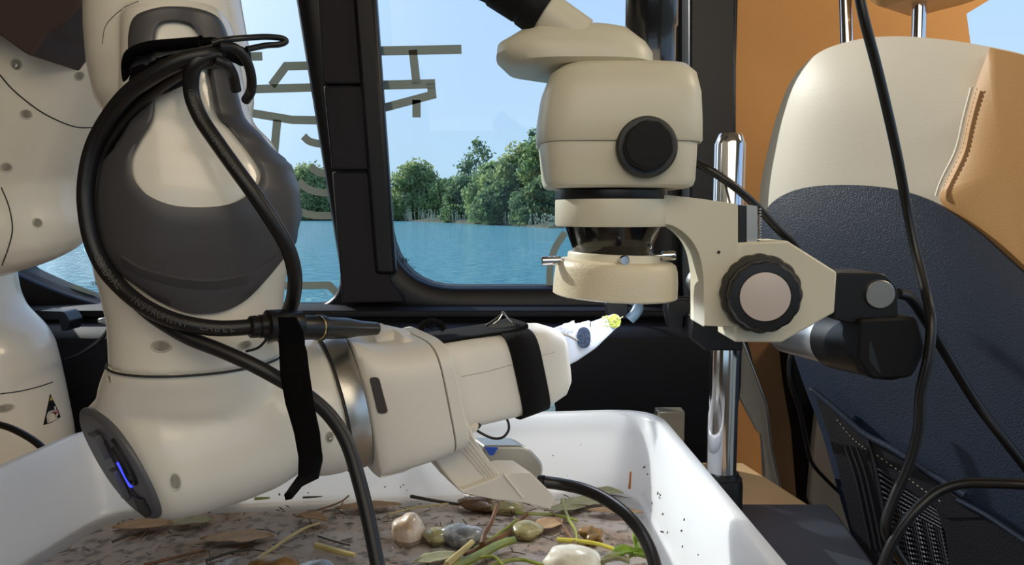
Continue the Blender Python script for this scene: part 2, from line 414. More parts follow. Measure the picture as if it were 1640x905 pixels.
# pillar trim between the windows (two panels with a seam)
def quad_prism(px4, Y, th): return MB().prism([P(x, y, Y) for x, y in px4], (0, th, 0))
struct(build(quad_prism([(504, -60), (592, -60), (606, 134), (517, 134)], WY-.012, .03), 'trim_1', M_PILL, bevel=.003))
struct(build(quad_prism([(517.4, 137), (606.4, 137), (612, 272), (531, 272)], WY-.014, .03), 'trim_2', M_PILL, bevel=.003))
struct(build(quad_prism([(531.4, 275), (612.4, 275), (624, 452), (640, 470), (648, 484), (548, 487)], WY-.011, .03), 'trim_3', M_PILL, bevel=.003))
struct(build(quad_prism([(560, -60), (598, -60), (634, 440), (600, 440)], WY-.018, .02), 'trim_4', M_TRIM2, bevel=.006))
# sill ledge and lower lining of the van side
lm = MB()
prof = [(1.075, CAMZ-.131), (1.03, CAMZ-.133), (1.02, CAMZ-.137), (1.02, CAMZ-.145), (1.03, CAMZ-.150), (.985, CAMZ-.158), (.972, CAMZ-.168), (.972, CAMZ-.23), (.99, CAMZ-.3), (1.0, .05), (1.075, .05)]
lm.loft([[V((-1.9, a, b)) for a, b in prof], [V((XR-.01, a, b)) for a, b in prof]]); struct(build(lm, 'trim_5', M_TRIM, bevel=.002))
# D pillar dark and tan right wall
struct(build(MB().prism([P(1104, -80, .99), P(1180, -80, .99), P(1180, 560, .99), P(1104, 560, .99)], (0, .1, 0)), 'trim_6', M_TRIM2, bevel=.004))
tanpoly = [(1178, -150), (1640, -45), (1546, 22), (1640, 40), (1990, 60), (1990, 905), (1178, 905)]
tanpoly = [(1178, -150), (1700, -70), (1548, 22), (1560, 110), (1990, 130), (1990, 905), (1178, 905)]
struct(build(MB().prism([P(x, y, 1.14) for x, y in tanpoly], (0, .03, 0)), 'wall_right', M_TAN))
struct(build(MB().box((-.2, -.6, -.02), (4.2, 4.0, .04)), 'floor', mat('van_floor', (70, 68, 66), .7)))
struct(build(MB().box((-.2, -.6, 1.79), (4.0, 3.6, .04)), 'ceiling', mat('headliner', (206, 192, 168), .9)))
struct(build(MB().box((-1.9, -.6, .88), (.04, 3.5, 1.76)), 'wall_left', mat('left_lining', (190, 160, 124), .8)))
FRH = [[(-.9, .8), (.9, .8), (.9, 1.52), (-.9, 1.52)]]
fw_ = wall_with_holes('wall_front', [(-1.9, 0), (1.7, 0), (1.7, 1.78), (-1.9, 1.78)], FRH, -1.75, .05, mat('front_lining', (190, 156, 116), .8)); struct(fw_)  # unseen wall added behind the camera, opening sized to control interior fill light

# window film map + markings on the panes
GY = WY+.0452
def strips(root, polys, name='map_film'):
    for poly, wd in polys:
        pts = [P(x, y, GY) for x, y in poly]; L = []; Rr = []
        for i, p in enumerate(pts):
            a = (p-pts[i-1]).normalized() if i else (pts[1]-p).normalized()
            b = (pts[i+1]-p).normalized() if i < len(pts)-1 else a
            tt = (a+b).normalized(); nn = V((-tt.z, 0, tt.x)); k = 1/max(.5, math.sqrt((1+a.dot(b))/2))
            h = wd/2*GY/FPX*k; L.append(p+nn*h); Rr.append(p-nn*h)
        mb = MB().ribbon(L, Rr, .0004); build(mb, name, M_TAPE, root, smooth=0)
strips(w1, [
    ([(380, 91), (420, 90)], 13), ([(395, 143), (540, 139)], 13), ([(435, 137), (458, 106), (540, 104)], 13),
    ([(390, 179), (468, 192), (525, 193)], 13), ([(444, 192), (436, 276)], 13), ([(150, 275), (178, 225), (160, 210)], 11),
    (spl2([(486, 218), (495, 226), (510, 230), (530, 231)], 4), 12), (spl2([(497, 266), (510, 276), (535, 280)], 4), 12),
    (spl2([(478, 290), (492, 302), (512, 308), (540, 309)], 4), 12), (spl2([(462, 320), (480, 338), (505, 345), (545, 345)], 4), 12),
    ([(448, 458), (527, 457), (548, 478)], 12), ([(100, 486), (100, 466), (125, 463), (152, 476)], 11),
    ([(175, 245), (205, 300)], 11)])
strips(w2, [([(585, 82), (739, 79)], 14), ([(661, 80), (667, 134)], 13), ([(590, 137), (697, 134)], 14), ([(690, 134), (692, 152), (595, 178)], 13),
            ([(667, 160), (667, 188)], 13), ([(602, 228), (619, 300)], 12), (spl2([(905, 372), (888, 400), (881, 430), (880, 462)], 4), 11)])
M_PRINT = mat('glass_print_dark', (38, 62, 84), .6); M_PRINTW = mat('glass_print_white', (235, 240, 245), .6)
M_PRINT3 = mat('glass_print_faint', (96, 140, 160), .6)
FONTC = {}
def textmesh(s, size):
    cu = bpy.data.curves.new('t', 'FONT'); cu.body = s; cu.size = size; cu.align_x = 'CENTER'; cu.extrude = .00008
    o = bpy.data.objects.new('t', cu); COL.objects.link(o); bpy.context.view_layer.update()
    me = bpy.data.meshes.new_from_object(o.evaluated_get(bpy.context.evaluated_depsgraph_get()))
    vs = [v.co.copy() for v in me.vertices]; fs = [tuple(p.vertices) for p in me.polygons]
    bpy.data.objects.remove(o); bpy.data.curves.remove(cu); bpy.data.meshes.remove(me); return vs, fs
def text_at(mb, s, size, origin, u, v):
    vs, fs = textmesh(s, size); n = u.cross(v)
    mb.add([origin+u*a.x+v*a.y+n*a.z for a in vs], fs)
def marks(root, px, py, T='T'):
    k = GY/FPX; U_, V_ = V((1, 0, 0)), V((0, 0, 1)); c = P(px, py, GY-.0003)
    mb = MB(); n = 28
    o1 = [c+V((math.cos(2*PI*i/n)*6.8*k, 0, math.sin(2*PI*i/n)*3.6*k)) for i in range(n)]
    o2 = [c+V((math.cos(2*PI*i/n)*6.0*k, 0, math.sin(2*PI*i/n)*2.9*k)) for i in range(n)]
    mb.loft([o1, o2], False)
    def S(pts): mb.prism([c+V((a*k, 0, b*k)) for a, b in pts], (0, .0002, 0))
    S([(-3.9, 2.4), (-2.2, 2.9), (-.6, -2.8), (-2.6, -2.4)]); S([(1.2, 2.9), (3.0, 2.3), (4.3, -2.0), (2.4, -2.8)]); S([(-1.6, -.7), (2.0, .2), (2.0, .9), (-1.6, .1)])
    build(mb, 'maker_emblem', M_PRINT, root, smooth=0)
    tb = MB()
    text_at(tb, 'HYUNDAI MOTOR', 3.1*k, c+V((-1*k, 0, -7.2*k)), U_, V_)
    text_at(tb, 'SEKURIT 43R', 2.6*k, c+V((-5*k, 0, -11.5*k)), U_, V_)
    text_at(tb, 'E2  AS3', 2.6*k, c+V((-5*k, 0, -16*k)), U_, V_)
    text_at(tb, 'M513', 2.4*k, c+V((9*k, 0, -22*k)), U_, V_)
    text_at(tb, 'T', 4*k, c+V((-11*k, 0, -30*k)), U_, V_)
    n = 20; cc = c+V((14*k, 0, -11.5*k))
    tb.loft([[cc+V((math.cos(2*PI*i/n)*r_*k, 0, math.sin(2*PI*i/n)*r_*k)) for i in range(n)] for r_ in (3.6, 3.1)], False)
    text_at(tb, 'E4', 3*k, cc+V((0, 0, -1.1*k)), U_, V_)
    tb.box(c+V((-4*k, 0, -23.5*k)), (14*k, .0002, .9*k)); tb.box(c+V((-11*k, 0, -20*k)), (.3*k, .0002, 6*k)); tb.box(c+V((3*k, 0, -21*k)), (.4*k, .0002, 5*k))
    build(tb, 'glass_marking', M_PRINT3, root, smooth=0)
marks(w2, 648, 417); marks(w1, 151, 454)
tb = MB(); k = GY/FPX
for i, (s, xx) in enumerate([('IIIIII', 0), ('IIII', 1), ('II I', 0)]): text_at(tb, s, 3.6*k, P(521+xx, 470+i*3.6, GY-.0003), V((1, 0, 0)), V((0, 0, 1)))
build(tb, 'glass_marking', M_PRINTW, w1, smooth=0)

# ------------------------------------------------------------------ table
TZ = CAMZ-.285
def _zt(px, py): q = Zp(px, py, TZ); return V((q.x, q.y, TZ-.02))
tbl = MB().prism([V((-.75, .1, TZ-.02)), V((.25, .1, TZ-.02)), _zt(1400, 912), _zt(1325, 818), _zt(1292, 806), _zt(1190, 741), V((-.75, .853, TZ-.02))], (0, 0, .02))
TB = thing('work_table', (0, .5, 0), 'beige wooden work table under the white tray', 'table')
build(tbl, 'tabletop', M_TABLE, TB, bevel=.002)
for sx, sy in ((-.7, .15), (.2, .15), (-.7, .78), (.2, .78)):
    build(MB().box((sx, sy, (TZ-.02)/2), (.04, .04, TZ-.02)), 'leg', M_BLACKM, TB)
# ------------------------------------------------------------------ tray
TRZ = CAMZ-.2
cor_in = [(-.384, .682), (.136, .735), (.149, .30), (-.425, .30)]
def trayloop(d, z, rad):
    c = V((-.13, .5)); pts = []
    cs = [V(p) for p in cor_in]; n = 4; offp = []
    for i in range(4):
        a = (cs[i]-cs[i-1]).normalized(); b = (cs[(i+1) % 4]-cs[i]).normalized()
        na = V((-a.y, a.x)); nb = V((-b.y, b.x))
        k = d/(1+na.dot(nb)); offp.append(cs[i]+(na+nb)*k)
    lp = rrect([tuple(p) for p in offp], [rad]*4, 8)
    return [V((p[0], p[1], z)) for p in lp]
TFL = TZ+.006
mb = MB().loft([trayloop(-.03, TZ, .03), trayloop(-.012, TZ, .045), trayloop(-.008, TZ+.004, .05), trayloop(.006, TRZ-.016, .05), trayloop(.010, TRZ-.016, .05), trayloop(.012, TRZ-.014, .05), trayloop(.012, TRZ-.002, .05), trayloop(.010, TRZ, .05),
                trayloop(.002, TRZ, .045), trayloop(0, TRZ-.003, .045), trayloop(-.013, TFL+.012, .045), trayloop(-.017, TFL+.003, .045), trayloop(-.028, TFL, .04)])
TRAY = thing('sample_tray', (-.13, .5, TZ), 'large white plastic tray holding lake water and debris', 'tray')
build(mb, 'tray_body', M_TRAY, TRAY, smooth=50)
# floor sediment and water
WTZ = TFL+.007
sed = bpy.data.materials.new('sediment'); sed.use_nodes = True; t = sed.node_tree; b = t.nodes['Principled BSDF']; b.inputs['Roughness'].default_value = .8
co = nd(t, 'ShaderNodeTexCoord'); mp = nd(t, 'ShaderNodeMapping'); t.links.new(co.outputs['Object'], mp.inputs[0]); mp.inputs['Scale'].default_value = (6, 12, 6)
n1 = nd(t, 'ShaderNodeTexNoise'); n1.inputs['Scale'].default_value = 1.0; n1.inputs['Detail'].default_value = 9; n1.inputs['Roughness'].default_value = .68; n1.inputs['Distortion'].default_value = 1.3
t.links.new(mp.outputs[0], n1.inputs['Vector'])
r1 = nd(t, 'ShaderNodeValToRGB'); t.links.new(n1.outputs[0], r1.inputs[0]); el = r1.color_ramp.elements
el[0].position = .30; el[0].color = lin((146, 122, 100)); el[1].position = .66; el[1].color = lin((226, 220, 216))
for p_, c_ in ((.37, (204, 172, 142)), (.43, (226, 206, 188)), (.52, (240, 232, 226))): q = el.new(p_); q.color = lin(c_)
n2 = nd(t, 'ShaderNodeTexNoise'); n2.inputs['Scale'].default_value = 90; n2.inputs['Detail'].default_value = 4; t.links.new(co.outputs['Object'], n2.inputs['Vector'])
r2 = nd(t, 'ShaderNodeValToRGB'); t.links.new(n2.outputs[0], r2.inputs[0]); r2.color_ramp.elements[0].position = .36; r2.color_ramp.elements[0].color = (.25, .22, .18, 1); r2.color_ramp.elements[1].position = .5; r2.color_ramp.elements[1].color = (1, 1, 1, 1)
mm = nd(t, 'ShaderNodeMix', data_type='RGBA', blend_type='MULTIPLY'); mm.inputs[0].default_value = .8; t.links.new(r1.outputs[0], mm.inputs[6]); t.links.new(r2.outputs[0], mm.inputs[7]); t.links.new(mm.outputs[2], b.inputs['Base Color'])
sm = MB(); lp = trayloop(-.0245, TFL+.0005, .042); lp2 = trayloop(-.026, TFL+.0016, .04)
sm.loft([lp, lp2]); tag(build(sm, 'sediment', sed, smooth=0), 'brown silt and fine plant bits settled on the tray floor', 'sediment', kind='stuff')
wtm = bpy.data.materials.new('tray_water'); wtm.use_nodes = True; t = wtm.node_tree; t.nodes.clear(); o_ = nd(t, 'ShaderNodeOutputMaterial')
trn = nd(t, 'ShaderNodeBsdfTransparent'); trn.inputs[0].default_value = (.97, .94, .90, 1); gl = nd(t, 'ShaderNodeBsdfGlossy'); gl.inputs['Roughness'].default_value = .03
fr = nd(t, 'ShaderNodeFresnel'); fr.inputs[0].default_value = 1.33; ms = nd(t, 'ShaderNodeMixShader'); t.links.new(fr.outputs[0], ms.inputs[0]); t.links.new(trn.outputs[0], ms.inputs[1]); t.links.new(gl.outputs[0], ms.inputs[2]); t.links.new(ms.outputs[0], o_.inputs[0])
co = nd(t, 'ShaderNodeTexCoord'); n = nd(t, 'ShaderNodeTexNoise'); n.inputs['Scale'].default_value = 28; n.inputs['Detail'].default_value = 3; t.links.new(co.outputs['Object'], n.inputs[0])
bp = nd(t, 'ShaderNodeBump'); bp.inputs['Strength'].default_value = .35; bp.inputs['Distance'].default_value = .004; t.links.new(n.outputs[0], bp.inputs['Height']); t.links.new(bp.outputs[0], gl.inputs['Normal']); t.links.new(bp.outputs[0], fr.inputs['Normal'])
wsm = MB(); lp = trayloop(-.018, WTZ, .042); k0 = len(wsm.v); wsm.v += lp; wsm.f.append(tuple(range(len(lp))))
tag(flipup(build(wsm, 'tray_water', wtm, smooth=0)), 'shallow murky water filling the white tray', 'water', kind='stuff')

# ------------------------------------------------------------------ robot arm
ROB = thing('robot_arm', (-.66, .85, TZ), 'white jointed robot arm with grey cover reaching over the tray', 'robot arm')
def colsec(py, l, r, Y, ry, e=2.0, tilt=0):
    a = P(l, py, Y); b = P(r, py, Y); c = (a+b)/2
    return ell(c, (b-a)/2, V((0, ry, tilt)), e, 56)
# belly of the forearm
BEL = [(8, 225, 340, .452, .012), (14, 214, 352, .450, .026), (40, 209, 366, .450, .040), (100, 212, 376, .450, .045), (150, 212, 384, .450, .047), (190, 208, 396, .450, .048),
       (230, 184, 432, .450, .051), (270, 168, 456, .450, .055), (310, 162, 468, .450, .057), (350, 162, 470, .450, .057), (390, 164, 464, .450, .056), (430, 170, 455, .450, .054),
       (470, 180, 449, .450, .052), (510, 188, 446, .450, .050), (555, 190, 444, .450, .049), (575, 190, 444, .450, .049)]
def belly(py):
    for i in range(len(BEL)-1):
        a, b = BEL[i], BEL[i+1]
        if a[0] <= py <= b[0]:
            f = (py-a[0])/(b[0]-a[0]); f = f*f*(3-2*f)*.5+f*.5
            return [a[k]+(b[k]-a[k])*f for k in range(5)]
    return list(BEL[0] if py < BEL[0][0] else BEL[-1])
rings = []
for py in list(range(8, 576, 9))+[575]:
    b = belly(py); rings.append(colsec(py, b[1], b[2], b[3], b[4]))
mb = MB().loft(rings)
# upper housing behind the spine
UP_ = [(-330, 175, 360, .52, .045), (-180, 165, 365, .51, .050), (-60, 158, 369, .50, .053), (0, 156, 378, .495, .055), (60, 156, 389, .492, .055), (110, 159, 397, .490, .054), (160, 167, 400, .490, .050), (200, 186, 396, .490, .042), (228, 214, 372, .490, .028), (240, 240, 345, .490, .012)]
mb.loft([colsec(*a) for a in UP_])
fore = build(mb, 'forearm_link', M_ROBOT, ROB)
q = fore.modifiers.new('r', 'REMESH'); q.mode = 'VOXEL'; q.voxel_size = .0021; q = fore.modifiers.new('s', 'SMOOTH'); q.factor = .5; q.iterations = 8
bake(fore); BV_F = bvh_of(fore)
# grey soft cover: ring between an outer and an inner outline laid over the belly surface
OUTL = [(272, 10), (240, 15), (214, 28), (205, 60), (208, 110), (211, 150), (207, 190), (192, 222), (176, 245), (148, 275), (138, 320), (142, 360), (158, 400), (185, 432), (215, 456), (250, 480), (290, 498), (322, 503), (360, 498), (395, 480), (425, 450), (450, 420), (480, 380), (496, 340), (496, 300), (484, 275), (440, 240), (418, 215), (394, 190), (384, 160), (376, 125), (372, 95), (366, 60), (350, 28), (315, 13)]
INL = [(278, 34), (262, 36), (252, 45), (248, 66), (248, 110), (248, 150), (247, 180), (240, 200), (226, 222), (213, 246), (210, 262), (213, 282), (222, 298), (236, 312), (258, 323), (284, 330), (318, 332), (352, 330), (376, 324), (396, 313), (410, 300), (416, 290), (418, 280), (416, 270), (408, 256), (390, 232), (368, 205), (352, 190), (345, 172), (340, 140), (336, 112), (332, 92), (322, 62), (308, 42), (294, 36)]
def resamp(lp, n):
    pts = spline([V((a, b, 0)) for a, b in lp+lp[:1]], 6); L = [0]
    for i in range(1, len(pts)): L.append(L[-1]+(pts[i]-pts[i-1]).length)
    out = []; k = 0
    for i in range(n):
        s_ = L[-1]*i/n
        while L[k+1] < s_: k += 1
        out.append(pts[k].lerp(pts[k+1], (s_-L[k])/max(1e-9, L[k+1]-L[k])))
    return out
def dense(lp, sub):
    n = len(lp); out = []
    q = [V((a, b, 0)) for a, b in lp]
    for i in range(n):
        a, b, c, d = q[i-1], q[i], q[(i+1) % n], q[(i+2) % n]
        for k in range(sub):
            t = k/sub; out.append(.5*((2*b)+(c-a)*t+(2*a-5*b+4*c-d)*t*t+(3*b-a-3*c+d)*t*t*t))
    return out
def project(p):
    d = p-C0; f = d.dot(FW); return 820+FPX*d.x/f, 452.5-FPX*d.dot(UP)/f
def covpt(px, py, off):
    z = P(px, py, .40).z; pt = None
    for it in range(4):
        # row of the belly whose centre plane height is z
        f_ = (V((0, .45, z))-C0); pyc = 452.5-FPX*f_.dot(UP)/f_.dot(FW)
        b = belly(min(max(pyc, 8), 575)); a0 = P(b[1], pyc, b[3]); b0 = P(b[2], pyc, b[3]); cx = (a0.x+b0.x)/2; rx = (b0.x-a0.x)/2+off; ry = b[4]+off
        best = []
        for k in range(-60, 61):
            ph = k*R(2); q_ = V((cx+rx*math.sin(ph), b[3]-ry*math.cos(ph), z)); best.append((project(q_)[0], ph))
        mid = len(best)//2
        iL = min(range(0, len(best)), key=lambda k_: best[k_][0]); iR = max(range(0, len(best)), key=lambda k_: best[k_][0])
        if px <= best[iL][0]: ph = best[iL][1]-(best[iL][0]-px)*.022
        elif px >= best[iR][0]: ph = best[iR][1]+(px-best[iR][0])*.022
        else:
            k_ = iL
            while k_ < iR-1 and best[k_+1][0] < px: k_ += 1
            a, c = best[k_], best[k_+1]; ph = a[1]+(c[1]-a[1])*(px-a[0])/max(1e-6, c[0]-a[0])
        pt = V((cx+rx*math.sin(ph), b[3]-ry*math.cos(ph), z))
        z = P(px, py, pt.y).z
    return pt
O_ = dense(OUTL, 5); I_ = dense(INL, 5); n = len(O_); ringsC = []; M_ = 10
assert len(O_) == len(I_)
for k, off in [(0, -.001), (0, .0022)]+[(i/M_, .0032) for i in range(1, M_)]+[(1, .0022), (1, -.001)]:
    ringsC.append([covpt(*(O_[i].lerp(I_[i], k)).xy, off) for i in range(n)])
cov = build(MB().loft(ringsC, False), 'grey_cover', M_COVER, ROB, smooth=60); cov['label'] = 'dark grey soft cover with cream oval opening'
BV_C = bvh_of(cov, fore)
# fold in the lower cover
cp = [(196, 412), (222, 428), (260, 440), (300, 448), (345, 450), (390, 442), (425, 425), (452, 402)]
cp2 = [covpt(x, y, .0036) for x, y in spl2(cp, 5)]; cp3 = [covpt(x, y+14, .0034) for x, y in spl2(cp, 5)]; cp4 = [covpt(x, y-4, .0030) for x, y in spl2(cp, 5)]
build(MB().loft([cp4, [p+V((0, -.0012, 0)) for p in cp2], cp3], False, False), 'cover_fold', M_COVER, cov)
# collar ring between forearm and wrist
def ringtube(py, off, r, name, m, par=ROB):
    b = belly(py); pts = colsec(py, b[1], b[2], b[3], b[4]+off); c = sum(pts, V())/len(pts); pts = [c+(p-c)*(1+off/.05) for p in pts]; pts += pts[:2]
    return build(MB().tube(pts, r, 6, False), name, m, par)
# wrist body
VC = V((-.76, .65, 0)).normalized()
WB = [(148, 656, 235, 824, .432, .036, VC), (152, 652, 242, 827, .4335, .0375, VC), (172, 632, 268, 826, .437, .040, V((-.60, .80, 0)).normalized()), (225, 605, 320, 815, .444, .0425), (300, 585, 385, 795, .454, .044), (372, 570, 440, 773, .463, .044),
      (420, 566, 472, 752, .469, .043), (450, 572, 488, 735, .472, .040), (470, 590, 500, 712, .474, .033), (482, 620, 500, 690, .476, .020)]
rings = slab(WB, 2.25, 56)
mb = MB().loft(rings)
NK = [(690, 250, 400, .462, .020), (665, 205, 440, .458, .038), (635, 168, 462, .455, .046), (612, 170, 462, .454, .048), (592, 179, 456, .452, .0495), (576, 186, 448, .450, .050), (568, 190, 444, .450, .049)]
mb.loft([colsec(*a) for a in NK])
# flange cylinder behind the strap
FL = [(440, 560, 490, 760, .470, .040), (470, 550, 520, 757, .474, .0425), (512, 541, 556, 750, .4825, .0435)]
mb.loft(slab(FL, 2, 56))
wr = build(mb, 'wrist_link', M_ROBOT, ROB)
q = wr.modifiers.new('r', 'REMESH'); q.mode = 'VOXEL'; q.voxel_size = .0020; q = wr.modifiers.new('s', 'SMOOTH'); q.factor = .6; q.iterations = 26
bake(wr); BV_W = bvh_of(wr); BV_ALL = bvh_of(wr, fore, cov)
b = belly(575); rp = colsec(574, b[1]-2, b[2]+2, .450, .0505); build(MB().tube(rp+rp[:2], .0007, 6, False), 'joint_seam', M_SEAM, ROB)
# end cap with grey ring, groove, blue led
capc = (P(147, 655, .432)+P(236, 825, .432))/2; capu = (P(147, 655, .432)-P(236, 825, .432))/2; cn = capu.normalized().cross(VC).normalized()
if cn.x > 0: cn = -cn
capv = VC*.0365
def capring(s, o): return ell(capc+cn*o, capu*s, capv*s, 2.25, 56)
cap = build(MB().loft([capring(.97, -.003), capring(1.0, .0), capring(.985, .0015), capring(.93, .0028), capring(.9, .0029)]), 'end_cap', M_CAPD, ROB, smooth=50)
def cpt(u, v, o=.0031): return capc+capu*u+capv*v+cn*o
build(MB().tube(spline([cpt(a, b_) for a, b_ in [(.62, -.62), (.5, -.7), (.2, -.74), (-.1, -.68), (-.2, -.5), (-.1, -.42), (.15, -.46), (.45, -.44)]], 5), .0016, 8), 'cap_groove', M_CAPB, cap)
build(MB().tube(spline([cpt(a, b_) for a, b_ in [(.5, -.2), (.1, -.14), (-.3, -.18), (-.52, -.34)]], 5), .0011, 8), 'cap_groove', M_CAPB, cap)
build(MB().prism([cpt(-.45, -.6), cpt(-.5, -.2), cpt(-.86, -.08), cpt(-.9, -.3), cpt(-.72, -.62)], cn*.0012), 'dark_button', M_CAPB, cap, bevel=.0005)
build(MB().prism([cpt(.62, .15), cpt(.62, -.18), cpt(.18, -.1), cpt(.18, .15)], cn*.004), 'side_button', M_CAPD, cap, bevel=.0008)
build(MB().prism([cpt(-.05, .1), cpt(-.05, -.12), cpt(-.62, -.02), cpt(-.62, .18)], cn*.0035), 'side_button', M_CAPD, cap, bevel=.0008)
led = build(MB().prism([cpt(.14, -.30), cpt(.14, -.36), cpt(-.30, -.38), cpt(-.30, -.31)], cn*.0013), 'status_light', M_LED, cap); led['label'] = 'glowing blue status light'
# chrome ring
def slabring(secs, name, m, par, e=2, **k): return build(MB().loft(slab(secs, e, 64)), name, m, par, **k)
slabring([(512, 540.5, 556, 750.5, .4825, .0440), (514, 540, 558, 750, .483, .0444), (543, 533, 580, 742, .4885, .0444), (545, 533, 582, 742, .489, .0440)], 'metal_ring', M_CHROME2, ROB)
slabring([(508, 542.5, 553, 751, .4815, .0439), (510, 541.5, 555, 751, .482, .0441)], 'ring_seam', M_SEAM, ROB)
# hand housing
HAND = build(MB().loft(slab([(548, 537, 586, 744, .490, .0400), (556, 538, 588, 745, .491, .0435), (575, 545, 600, 741, .4935, .0455), (606, 547, 634, 729, .498, .0475), (640, 541, 672, 716, .503, .0485), (660, 536, 694, 705, .506, .0485)], 5, 64)), 'hand_housing', M_HAND, ROB, smooth=50)
build(MB().loft(slab([(661.4, 536, 695.4, 704, .5063, .0484), (662.2, 535.5, 696.2, 703.5, .5065, .0484)], 5, 64)), 'housing_seam', M_SEAM2, ROB)
build(MB().loft(slab([(662.5, 535, 696.5, 704, .5066, .0487), (678, 531, 714, 698, .509, .0487), (682, 534, 716, 694, .5096, .0470)], 5, 64)), 'hand_flange', M_HAND, ROB, smooth=50)
build(MB().loft(slab([(618, 545, 640, 553, .512, .03), (622, 523, 648, 552, .513, .03), (660, 540, 666, 548, .517, .03)], 4, 24)), 'hand_top_shoulder', M_HAND, ROB)
build(MB().loft(slab([(590, 528, 600, 560, .508, .015), (622, 522, 632, 556, .513, .016), (650, 528, 656, 556, .516, .012)], 3, 24)), 'hand_top_shoulder', M_HAND, ROB)
bh = bvh_of(HAND)
wp = []
for (x, y) in rrect([(592, 604), (607, 604), (622, 661), (606, 662)], [6, 6, 6, 6], 5): wp.append(hit(x, y, bh, .0003)[0])
if None not in wp: build(MB().prism(wp, (-.0002, -.0009, 0)), 'hand_window', mat('brown_grey_window', (66, 58, 56), .4), ROB)
build(MB().loft(slab([(590, 738, 590, 745, .485, .03), (618, 730, 628, 737, .49, .03), (660, 712, 655, 722, .50, .03)], 3, 24)), 'hand_underside', M_HAND, ROB)
build(MB().tube([P(628, 718.5, .456), P(645, 715, .457), (P(662, 711, .459))], .0006, 6), 'housing_seam', M_SEAM, ROB)
# gripper body
GR = [(680, 545, 708, 682, .512, .029), (735, 535, 762, 670, .522, .029), (790, 529, 818, 657, .532, .029), (845, 522, 862, 641, .542, .028), (872, 521, 884, 627, .548, .0265), (881, 527, 892, 612, .550, .024), (885, 540, 893, 600, .551, .018)]
grip = build(MB().loft(slab(GR, 5, 64)), 'gripper_body', M_HAND, ROB, smooth=50)
bg_ = bvh_of(grip); BV_ALL = bvh_of(wr, fore, cov, HAND, grip)
sp_ = [hit(x, y, bg_, .0002) for x, y in [(702, 611), (740, 603), (780, 595), (820, 584), (860, 572), (884, 565), (889, 563)]]
build(MB().tube([p for p, n_ in sp_ if p], .0002, 5), 'gripper_seam', M_SEAM2, grip)
# screw holes
def recess(px, py, bvh, rx, par, screw=False, tall=1.0, name='screw_recess'):
    p, n_ = hit(px, py, bvh)
    if p is None: return
    u = n_.orthogonal().normalized(); z = V((0, 0, 1)); v = (z-n_*z.dot(n_)).normalized(); u = v.cross(n_)
    rings = [[p+n_*o+u*math.cos(2*PI*j/24)*rx*s*1.0+v*math.sin(2*PI*j/24)*rx*tall*s for j in range(24)] for s, o in ((1.05, .0001), (1, .0005), (.92, .0005), (.86, .00015), (.8, .0001))]
    o = build(MB().loft(rings), name, M_REC, par)
    if screw: build(MB().lathe(p+n_*.0001-v*rx*.35, n_, [(0, rx*.42), (.0022, rx*.42), (.0024, rx*.3), (.0012, rx*.22), (.0012, 0)], 16), 'screw', M_CHROME2, o)
recess(281, 772, BV_W, .0030, wr, False, 1.75)
recess(176, 607, BV_W, .0026, wr, False, .8)
recess(528, 700, BV_W, .0024, wr, True, 1.5)
recess(258, 555, BV_F, .0055, fore, False, .6)
recess(392, 553, BV_F, .0045, fore, False, .6)
recess(430, 545, BV_F, .0022, fore, True, 1)

# --- robot base, shoulder, elbow (left, farther back)
BS = [(940, -142, 115, .85, .09), (745, -132, 105, .85, .09), (690, -128, 98, .85, .088), (622, -118, 84, .85, .083), (585, -112, 76, .85, .08), (555, -105, 68, .85, .077), (530, -98, 56, .85, .070), (512, -85, 40, .85, .062), (495, -72, 22, .85, .056), (470, -62, 10, .85, .052), (440, -58, 4, .85, .050), (380, -58, 2, .85, .050)]
base = build(MB().loft([colsec(*a) for a in BS]), 'base_link', M_ROBOT, ROB)
q = base.modifiers.new('r', 'REMESH'); q.mode = 'VOXEL'; q.voxel_size = .004; q = base.modifiers.new('s', 'SMOOTH'); q.factor = .5; q.iterations = 10
bake(base); BV_B = bvh_of(base)
SH = [(-120, 60, 360, .70, .07), (-40, 35, 320, .70, .08), (20, 18, 275, .70, .085), (70, 10, 240, .70, .085), (120, -15, 208, .70, .085), (170, -45, 182, .70, .085), (215, -75, 158, .70, .083), (250, -92, 140, .70, .08), (285, -105, 122, .70, .078), (320, -108, 122, .70, .078), (350, -108, 131, .70, .078), (380, -106, 127, .70, .078), (402, -100, 112, .70, .072), (416, -88, 88, .70, .062), (425, -60, 50, .70, .045), (429, -30, 0, .70, .02)]
sh = build(MB().loft([colsec(a[0]-0, a[1], a[2], a[3], a[4], 2.2, .012) for a in SH]), 'shoulder_link', M_ROBOT, ROB)
q = sh.modifiers.new('r', 'REMESH'); q.mode = 'VOXEL'; q.voxel_size = .0035; q = sh.modifiers.new('s', 'SMOOTH'); q.factor = .5; q.iterations = 10
bake(sh); BV_S = bvh_of(sh)
def seam(pts, bvh, par, r=.0006, name='joint_seam', m=None):
    q_ = [hit(x, y, bvh, .0001)[0] for x, y in spl2(pts, 4)]; q_ = [p for p in q_ if p]
    if len(q_) > 1: build(MB().tube(q_, r, 5), name, m or M_SEAM, par)
seam([(0, 120), (20, 143), (50, 168), (80, 187), (120, 203), (155, 204)], BV_S, sh)
seam([(2, 300), (14, 330), (20, 365), (14, 395), (3, 425)], BV_S, sh, .0005)
seam([(0, 631), (30, 627), (60, 620), (84, 612)], BV_B, base, .0007)
seam([(164, 70), (168, 45), (180, 28), (200, 12), (222, 2)], BV_F, fore, .0002)
for x, y, s in [(26, 103, 1), (42, 183, 0), (127, 122, 0), (10, 268, 0), (60, 357, 0)]: recess(x, y, BV_S, .0042, sh, bool(s), 1.0)
recess(8, 654, BV_B, .009, base, False, .5)
